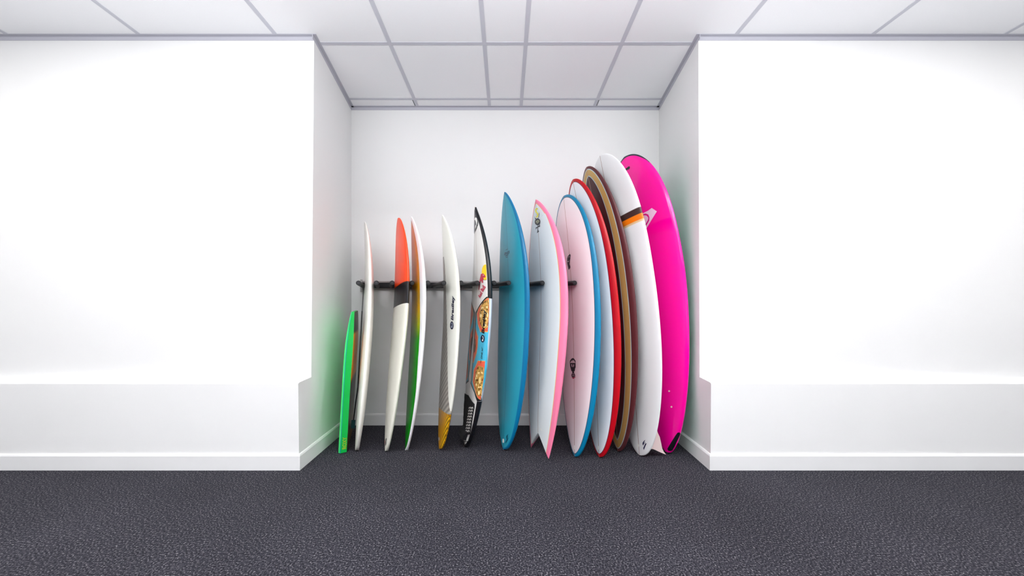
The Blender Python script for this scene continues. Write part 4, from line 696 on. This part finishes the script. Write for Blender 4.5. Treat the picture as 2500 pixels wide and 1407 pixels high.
# 2 orange, black and white
surfboard('orange', 'white surfboard with an orange nose and a black band across the middle',
          board_mat('orange_nose_paint', srgb(226, 224, 212), [('bk', srgb(22, 22, 26), .002), ('og', srgb(244, 66, 2), .002)]),
          dict(bk=lambda e: e['u'] - (.991 + .02 * e['w']), og=lambda e: e['u'] - (1.139 + .02 * e['w'])))
# 3 yellow to green deck with white rails
surfboard('yellow', 'white-railed surfboard with a deck fading from orange-yellow to green',
          board_mat('rasta_fade_paint', srgb(236, 236, 238), [('dk', srgb(40, 34, 30), .0015), ('fc', ramp2('u', [(.45, srgb(0, 132, 8)), (.76, srgb(20, 160, 6)), (.85, srgb(170, 180, 10)), (.97, srgb(226, 172, 8)), (1.3, srgb(224, 156, 20)), (1.5, srgb(214, 120, 40))]), .0015)]),
          dict(fc=lambda e: np.where(e['deck'] > .15, e['rd'] - np.interp(e['u'], [0, .087, .286, .422, .62, .835, 1.02, 1.15, 1.28, 1.4, 1.49, 1.63], [.01, .011, .014, .018, .041, .057, .079, .08, .069, .057, .048, .02]), -.02),
               dk=lambda e: np.where(e['deck'] > .15, e['rd'] + .003 - np.interp(e['u'], [0, .087, .286, .422, .62, .835, 1.02, 1.15, 1.28, 1.4, 1.49, 1.63], [.01, .011, .014, .018, .041, .057, .079, .08, .069, .057, .048, .02]), -.02)))
# 4 white with grey woven strip and gold tail
surfboard('carbon', 'white surfboard with grey woven carbon strip, dark lettering and a gold tail',
          board_mat('carbon_strip_paint', srgb(236, 236, 226), [('cb', weave(srgb(112, 106, 98), srgb(176, 170, 160), 8, 5, 1.5), .002), ('gd', weave(srgb(150, 98, 8), srgb(214, 156, 24), 8, -9, 2.0), .0015), ('bd', weave(srgb(70, 42, 2), srgb(244, 188, 26), 12, 14, .4), .002)]),
          dict(cb=lambda e: np.where(e['u'] < 1.36, e['w'] - np.interp(e['u'], [.25, .31, .421, .614, .821, .941, 1.109, 1.307, 1.36], [-.22, -.189, -.148, -.083, -.006, .028, .062, .07, .085]) + .002 * np.sin(e['u'] * 260), -.02),
               gd=lambda e: (.262 - .06 * e['w']) - e['u'],
               bd=lambda e: np.where(e['u'] < .252, np.minimum(e['w'] * -1 - .04 + 0 * e['rd'], .014 - np.abs(e['rd'] - .016)), -.02)))
# 5 painted competition board
root5, sh5 = surfboard('lion', 'white and black surfboard with painted lion faces and a black traction pad',
          board_mat('competition_paint', srgb(228, 226, 224), [('bk', C['black'], .002), ('ed', srgb(196, 206, 216), .002), ('wd', WOOD, .0012)]),
          dict(bk=lambda e: np.where((e['u'] > 1.033) | (e['u'] < .345), np.interp(e['u'], [0, .1, .3, 1.2, 1.5, 1.7], [.018, .018, .016, .016, .012, .008]) - e['rd'], -.02) if False else np.where((e['u'] > 1.033) | (e['u'] < .345), np.interp(e['u'], [0, 1.2, 1.5, 1.7], [.016, .015, .013, .009]) - np.where(e['deck'] < 0, 0, e['rd']), -.02),
               ed=lambda e: np.where((e['u'] <= 1.033) & (e['u'] >= .345), np.where(e['deck'] < .12, .02, -.02), -.02), wd=wood))
# 6 teal
surfboard('teal', 'solid teal surfboard with a darker blue rail and a thin stringer',
          board_mat('teal_tint_resin', srgb(44, 150, 172), [('rl', srgb(0, 104, 148), .0025), ('wd', srgb(20, 96, 118), .0012)]),
          dict(rl=lambda e: np.where(e['deck'] < 0, .05, np.maximum(np.abs(np.cos(np.radians(e['ang']))) - math.cos(math.radians(29)), (.012 - e['rd']) * 3)), wd=wood))
# 7 pink fish
surfboard('fish', 'white swallow-tail surfboard with pink rails, beside the teal board',
          board_mat('pink_rail_resin', srgb(226, 230, 231), [('ln', srgb(236, 168, 92), .002), ('rl', srgb(238, 124, 158), .0022), ('wd', WOOD, .0012)]),
          dict(rl=lambda e: np.where(e['deck'] < 0, .05, np.where(e['u'] > 1.6, np.maximum(np.abs(np.cos(np.radians(e['ang']))) - math.cos(math.radians(37)), (.022 - e['rd']) * 4), np.abs(np.cos(np.radians(e['ang']))) - math.cos(math.radians(36)))),
               ln=lambda e: np.where(e['deck'] < 0, .05, np.where(e['u'] > 1.6, np.maximum(np.abs(np.cos(np.radians(e['ang']))) - math.cos(math.radians(39.5)), (.026 - e['rd']) * 4), np.abs(np.cos(np.radians(e['ang']))) - math.cos(math.radians(38.2)))), wd=wood), notch=.13)
# 8 blue-railed egg
surfboard('egg', 'round-nosed white surfboard with bright blue rails and small black emblems',
          board_mat('blue_rail_resin', srgb(232, 226, 228), [('ln', srgb(30, 40, 62), .0015), ('rl', srgb(0, 120, 160), .0015), ('wd', WOOD, .0012)]),
          dict(rl=rail(.017, .014), ln=rail(.0205, .0148), wd=wood))
# 9 red-railed
surfboard('red', 'white surfboard with bright red rails and a fine dark pinline',
          board_mat('red_rail_resin', srgb(230, 232, 236), [('ln', srgb(72, 16, 40), .0015), ('rl', srgb(180, 4, 22), .0015), ('wd', WOOD, .0012)]),
          dict(rl=rail(.019, .022), ln=rail(.0228, .0228), wd=wood))
# 10 maroon
surfboard('maroon', 'dark maroon surfboard with a tan stripe edged in pale blue',
          board_mat('maroon_resin', srgb(88, 42, 46), [('o1', srgb(176, 206, 210), .0012), ('tn', srgb(184, 150, 88), .0015), ('i1', srgb(160, 192, 202), .0012), ('in_', srgb(66, 26, 30), .0015), ('wd', WOOD, .0012)]),
          dict(o1=lambda e: -rail(.018, .024)(e), tn=lambda e: -rail(.0232, .0246)(e), i1=lambda e: np.where(e['deck'] > 0, e['rd'] - (.0598 + .04 * np.sin(np.pi * e['t'])), -.05),
               in_=lambda e: np.where(e['deck'] > 0, e['rd'] - (.065 + .041 * np.sin(np.pi * e['t'])), -.05), wd=wood))
# 11 white with band
root11, sh11 = surfboard('band', 'long white surfboard with a brown and orange band below the nose',
          board_mat('banded_resin', srgb(230, 231, 232), [('cr', srgb(222, 190, 140), .003), ('og', srgb(244, 124, 14), .002), ('br', srgb(66, 44, 42), .002), ('up', srgb(230, 231, 232), .002), ('wd', srgb(150, 112, 100), .0012)]),
          dict(cr=lambda e: e['u'] - 1.496, og=lambda e: e['u'] - 1.509, br=lambda e: e['u'] - 1.545, up=lambda e: e['u'] - 1.586,
               wd=lambda e: np.where((e['u'] > 1.59) | (e['u'] < 1.48), wood(e, .002), -.02)))
# 12 pink soft board
root12, sh12 = surfboard('pink', 'glossy magenta soft-top board, tallest of the row, against the side wall',
          board_mat('magenta_foam_skin', srgb(244, 0, 152), [('bt', srgb(0, 190, 150), .01), ('eg', srgb(40, 44, 56), .002), ('lp', srgb(226, 70, 168), .004)], rough=.13, coat=0.0, spec=.5),
          dict(bt=lambda e: -e['deck'] - .35, eg=lambda e: np.where(e['deck'] < .12, np.where(e['u'] > 1.955, .02, -.02), np.where(e['u'] > 1.94, np.interp(e['u'], [1.95, 2.03, 2.1], [0, .009, .014]) - e['rd'], .010 - e['u'])),
               lp=lambda e: np.where((e['deck'] < -.02) & (e['deck'] > -.3) & (e['u'] < 1.9), .02, -.02)))

# raised traction pad with a tail kick on the painted board
def pad():
    half = [p for d in DECALS['lion'] if d[0] == 'pad' for p in d[1]]
    near = [(u, v) for u, v in half]; far = [(u, -v * .92) for u, v in half][::-1]
    pts = near + [(0.092, -0.05), (0.092, 0.05)] + far
    bm = flat_poly(pts); cut_grid(bm, .012, .012)
    top = bm.copy()
    g = bmesh.ops.extrude_face_region(bm, geom=list(bm.faces))
    tv = set(x for x in g['geom'] if isinstance(x, bmesh.types.BMVert))
    data = [(v, v in tv) for v in bm.verts]
    for v, up in data:
        u_, v_ = v.co.x, v.co.y
        ridges = 0.0012 * (math.sin(u_ * 420) * math.sin(v_ * 420))
        v.co = Vector(sh5.deck(u_, v_, 0.006 + ridges if up else 0.0006)) - root5.location
    m = plain('black_eva_pad', (0.012, 0.012, 0.014), .7, .3, bump=(220, .6, .004))
    bm_obj('traction_pad', bm, m, root5)
    # kick wedge
    v = []; f = []
    us = [.055, .068, .10, .125]; hs = [.004, .034, .030, .006]
    vs = np.linspace(-.085, .085, 9)
    for u_, h_ in zip(us, hs):
        for x in vs:
            wd = .55 + .45 * (u_ - .055) / .07
            v.append(Vector(sh5.deck(u_ + .012 * (1 - (x / .085) ** 2) * 0, x * wd, .001)) - root5.location)
            v.append(Vector(sh5.deck(u_, x * wd, h_)) - root5.location)
    nv = len(vs)
    idx = lambda i, j, k: (i * nv + j) * 2 + k
    for i in range(3):
        for j in range(nv - 1):
            f.append((idx(i, j, 1), idx(i, j + 1, 1), idx(i + 1, j + 1, 1), idx(i + 1, j, 1)))
            f.append((idx(i, j, 0), idx(i, j + 1, 0), idx(i + 1, j + 1, 0), idx(i + 1, j, 0)))
        for j in (0, nv - 1):
            f.append((idx(i, j, 0), idx(i, j, 1), idx(i + 1, j, 1), idx(i + 1, j, 0)))
    for i in (0, 3):
        for j in range(nv - 1):
            f.append((idx(i, j, 0), idx(i, j, 1), idx(i, j + 1, 1), idx(i, j + 1, 0)))
    mesh('tail_kick', v, f, m, root5)
pad()

# pale fin under the tail of the banded board
def fin(sh, root):
    # outline in (u, h): h = distance below the hull bottom
    prof = [(.26, -.012), (.22, .025), (.186, .056), (.136, .074), (.11, .088), (.074, .098), (.034, .108), (.012, .12), (-.010, .138), (.012, .094), (.034, .054), (.046, .028), (.055, -.012)]
    v = []; n = len(prof)
    for sgn in (-1, 1):
        for u_, h_ in prof:
            t = max(u_, 0) / sh.L
            b = float(sh.rock(np.array([t]))[0] - sh.thick(np.array([t]))[0] / 2)
            th = .005 * (1 - .7 * max(h_, 0) / .14)
            v.append(sh.world([u_], [-.06 + sgn * th], [b - h_])[0] - np.array(root.location))
    f = [tuple(range(n)), tuple(range(2 * n - 1, n - 1, -1))] + [(i, (i + 1) % n, n + (i + 1) % n, n + i) for i in range(n)]
    mesh('fin', v, f, plain('pale_fin_plastic', srgb(226, 206, 202), .3, .5, coat=.3), root)
fin(sh11, root11)

# ------------------------------------------------------------------ bodyboard
def bodyboard():
    P = dict(L=0.943, th=-1.3, ph=-3.26, ps=18.3)
    th, ph, ps = [math.radians(P[k]) for k in ('th', 'ph', 'ps')]
    Rx = Matrix(((1, 0, 0), (0, math.cos(th), math.sin(th)), (0, -math.sin(th), math.cos(th))))
    Ry = Matrix(((math.cos(ph), 0, -math.sin(ph)), (0, 1, 0), (math.sin(ph), 0, math.cos(ph))))
    Rz = Matrix(((math.cos(ps), -math.sin(ps), 0), (math.sin(ps), math.cos(ps), 0), (0, 0, 1)))
    R = Rz @ Ry @ Rx
    root = empty('bodyboard', (-1.1602, 2.6162, 0.0))
    tag(root, 'short green bodyboard with a yellow and black deck, leaning at the left end', 'bodyboard')
    L = P['L']
    def half(s):
        if s > .55: return .249 - (.249 - .195) * ((s - .55) / .45) ** 2.3
        return .249 - .021 * ((.55 - s) / .55) ** 2
    def thk(s): return 0.05 * (1 - .62 * max(0, (s - .72) / .28) ** 1.7)
    def rck(s): return .008 * max(0, (s - .55) / .45) ** 2
    # cross-section columns: (share of half width, inset m, height share)   n>0 = deck (right)
    secs = [(-1, .011, -.5), (-1, 0, -.22), (-1, .019, .5), (-.6, 0, .5), (0, 0, .5), (.6, 0, .5), (1, .019, .5), (1, 0, -.22), (1, .011, -.5), (.5, 0, -.5), (-.5, 0, -.5)]
    ss = [0, .012, .04, .1, .2, .3, .4, .5, .6, .7, .78, .85, .9, .94, .97, .985, 1.0]
    pts = []
    for s in ss:
        h, t, r = half(s), thk(s), rck(s)
        if s > .93: h *= 1 - .10 * ((s - .93) / .07) ** 2.2
        row = []
        for a, ins, b in secs:
            w = a * h if abs(a) < 1 else math.copysign(h - ins, a)
            row.append((w, r + t * b, s * L))
        pts.append(row)
    def P3(w, n, u): return R @ Vector((n, w, u))
    zmin = min(P3(*p).z for row in pts for p in row)
    K = len(secs); lift = Vector((0, 0, .003 - zmin))
    V = [P3(*p) + lift for row in pts for p in row]
    def skin(name, cols, mat, closed=False):
        v = []; f = []; n = len(cols)
        for i in range(len(ss)):
            for c in cols: v.append(V[i * K + c])
        for i in range(len(ss) - 1):
            for j in range(n - 1): f.append((i * n + j, i * n + j + 1, (i + 1) * n + j + 1, (i + 1) * n + j))
        return v, f
    green = plain('green_foam_rail', srgb(14, 178, 74), .35, .4, bump=(60, .05, .003))
    lime = plain('light_green_foam', srgb(64, 222, 112), .35, .4)
    # core: closed body
    f = []
    for i in range(len(ss) - 1):
        for j in range(K):
            f.append((i * K + j, i * K + (j + 1) % K, (i + 1) * K + (j + 1) % K, (i + 1) * K + j))
    f += [tuple(range(K)), tuple(range((len(ss) - 1) * K, len(ss) * K))]
    body = mesh('foam_core', V, f, green, root)
    # zones by material slot
    m_deck, nt, b = newmat('yellow_black_deck')
    tc = nt.nodes.new('ShaderNodeTexCoord'); sx = nt.nodes.new('ShaderNodeSeparateXYZ'); mr = nt.nodes.new('ShaderNodeMapRange')
    mr.inputs[1].default_value = 0; mr.inputs[2].default_value = 1.0
    rp = nt.nodes.new('ShaderNodeValToRGB'); e = rp.color_ramp.elements
    e[0].position = 0; e[0].color = (*srgb(112, 84, 18), 1); e[1].position = 1; e[1].color = (*srgb(132, 116, 78), 1)
    for p, c in ((.16, srgb(96, 66, 10)), (.28, srgb(40, 30, 8)), (.46, srgb(36, 28, 8)), (.50, srgb(250, 170, 0)), (.79, srgb(250, 172, 0)), (.81, srgb(26, 24, 14)), (.93, srgb(60, 50, 18))):
        k = e.new(p); k.color = (*c, 1)
    nt.links.new(tc.outputs['Object'], sx.inputs[0]); nt.links.new(sx.outputs['Z'], mr.inputs[0]); nt.links.new(mr.outputs[0], rp.inputs['Fac']); nt.links.new(rp.outputs[0], b.inputs['Base Color'])
    b.inputs['Roughness'].default_value = .3
    for mm in (lime, m_deck): body.data.materials.append(mm)
    for pidx, pl in enumerate(body.data.polygons):
        vs = sorted(set(vv % K for vv in pl.vertices))
        if len(pl.vertices) > 4: continue
        if set(vs) <= {0, 1} or set(vs) <= {7, 8}: pl.material_index = 1
        elif set(vs) <= {2, 3, 4, 5, 6}: pl.material_index = 2
        elif set(vs) <= {8, 9, 10, 0}: pl.material_index = 1
    # blue-green pinline along the chine of both rails
    pin = plain('teal_pinline', srgb(10, 150, 150), .3, .5)
    for c in (1, 7):
        bm = bmesh.new(); prev = None
        for i in range(len(ss)):
            p = V[i * K + c]; q_ = V[i * K + (0 if c == 1 else 8)]
            nrm = (R @ Vector((0, -1 if c == 1 else 1, 0))) * .0008
            a = bm.verts.new(p + nrm); b_ = bm.verts.new(p + (q_ - p) * .34 + nrm)
            if prev: bm.faces.new((prev[0], a, b_, prev[1]))
            prev = (a, b_)
        bm_obj('pinline', bm, pin, root)
    # lettering on the near rail (upwards along the rail)
    bm, x0, x1, cap = text_bm('ROXY', 0, .02)
    def rail_pt(u, k):     # k 0 = chine, 1 = deck edge
        s = u / L
        i = max(j for j in range(len(ss) - 1) if ss[j] <= s); t = (s - ss[i]) / (ss[i + 1] - ss[i])
        a = V[i * K + 1].lerp(V[(i + 1) * K + 1], t); b_ = V[i * K + 2].lerp(V[(i + 1) * K + 2], t)
        n_ = (b_ - a).cross(V[(i + 1) * K + 1] - V[i * K + 1]).normalized()
        if n_.dot(R @ Vector((0, -1, 0))) < 0: n_ = -n_
        return a.lerp(b_, k) + n_ * .0008
    for v in bm.verts:
        v.co = rail_pt(.025 + (v.co.x - x0) / (x1 - x0) * .082, .86 - v.co.y / cap * .62)
    bm_obj('rail_lettering', bm, plain('print_lime_yellow', srgb(170, 190, 30), .4), root)
    return root
bb = bodyboard()

# ------------------------------------------------------------------ wall rack with padded pegs
PEG_D, PEG_Z = 2.44, 1.142
rack = empty('board_rack', (0.0, D, 1.16)); tag(rack, 'black horizontal wall rack with padded pegs holding the boards upright', 'rack')
rl = rack.location
x0, x1 = (884 - 1235) * S, (1640 - 1235) * S
box('wall_channel', (x0, x1, -0.016, -0.0005, -.036, .036), M_STEEL, rack, bevel=.002)
box('peg_bar', (x0 + .004, x1 - .004, -0.036, -0.0205, -.021, .023), M_BLACK, rack, bevel=.002)
box('mount_bracket', (x0 - .002, x0 + .014, -0.026, -0.0365, -.055, .048), M_STEEL, rack, bevel=.001)
PEGS = [875, 919, 957.5, 1006, 1045, 1084, 1126, 1166, 1207, 1243, 1325, 1367, 1404]
proto = None
def tube(p, q2, r, seg=18, cap=.006):
    p, q2 = Vector(p), Vector(q2); a = (q2 - p).normalized()
    b = a.orthogonal().normalized(); c = a.cross(b)
    bm = bmesh.new(); rings = []
    Ltot = (q2 - p).length
    for d, rr in ((0, r), (Ltot - cap, r), (Ltot - cap * .4, r * .94), (Ltot, r * .8)):
        rings.append([bm.verts.new(p + a * d + (b * math.cos(k * 2 * math.pi / seg) + c * math.sin(k * 2 * math.pi / seg)) * rr) for k in range(seg)])
    for i in range(3):
        for k in range(seg): bm.faces.new((rings[i][k], rings[i][(k + 1) % seg], rings[i + 1][(k + 1) % seg], rings[i + 1][k]))
    bm.faces.new(rings[0][::-1]); bm.faces.new(rings[-1])
    return bm
dirx = 295.0 / F_PX
ln = (D - .037) - PEG_D
pm = tube((0, 0, 0), (dirx * ln, -ln, -.012), .0166)
peg0 = bm_obj('peg', pm, M_BLACK, None, smooth=False)
tipv = Vector((dirx * ln, -ln, -.012)); av = tipv.normalized()
bm = tube(tipv - av * .003, tipv + av * .002, .0075, 12, .001)
cap0 = bm_obj('end_cap', bm, M_CAP)
for p in peg0.data.polygons: p.use_smooth = len(p.vertices) == 4
for i, pxx in enumerate(PEGS):
    tipx = (pxx - 1235) * PEG_D / F_PX
    o = peg0 if i == 0 else peg0.copy()
    c_ = cap0 if i == 0 else cap0.copy()
    if i: COL.objects.link(o); COL.objects.link(c_)
    o.parent = rack
    o.location = (tipx - dirx * ln - rl.x, -.0365, PEG_Z + .012 - rl.z)
    c_.parent = o

# ------------------------------------------------------------------ black leash hanging from the first peg
def leash():
    bx = (863 - 1235) * 2.61 / F_PX
    root = empty('board_leash', (bx, 2.61, 0)); tag(root, 'thin black leash with a teal cuff hanging beside the green bodyboard', 'leash')
    def P(px, py, d): return Vector(((px - 1235) * d / F_PX, d, EYE - (py - 755) * d / F_PX))
    def sweep(name, pts, r, mat):
        cu = bpy.data.curves.new(name, 'CURVE'); cu.dimensions = '3D'; cu.bevel_depth = r; cu.bevel_resolution = 3
        sp = cu.splines.new('POLY'); sp.points.add(len(pts) - 1)
        for k, p in enumerate(pts): sp.points[k].co = (*(p - root.location), 1)
        o = bpy.data.objects.new(name, cu); COL.objects.link(o)
        dg = bpy.context.evaluated_depsgraph_get(); me = bpy.data.meshes.new_from_object(o.evaluated_get(dg))
        bpy.data.objects.remove(o); bpy.data.curves.remove(cu)
        me.materials.clear(); me.materials.append(mat)
        for p in me.polygons: p.use_smooth = True
        return link(bpy.data.objects.new(name, me), root)
    blk = plain('black_urethane', (.015, .015, .017), .35, .5)
    sweep('cord', [P(887.5, 703, 2.88), P(886, 730, 2.85), P(884, 762, 2.80)], .0035, plain('grey_cord', (.10, .10, .105), .5))
    sweep('strap', [P(884, 760, 2.80), P(882, 800, 2.76), P(880, 833, 2.72), P(877, 890, 2.68), P(874, 945, 2.65), P(868, 985, 2.63), P(863, 1028, 2.61)], .0048, blk)
    sweep('cuff', [P(863, 1026, 2.61), P(862, 1036, 2.605), P(861.5, 1046, 2.60)], .014, plain('teal_neoprene', srgb(12, 74, 76), .8))
leash()
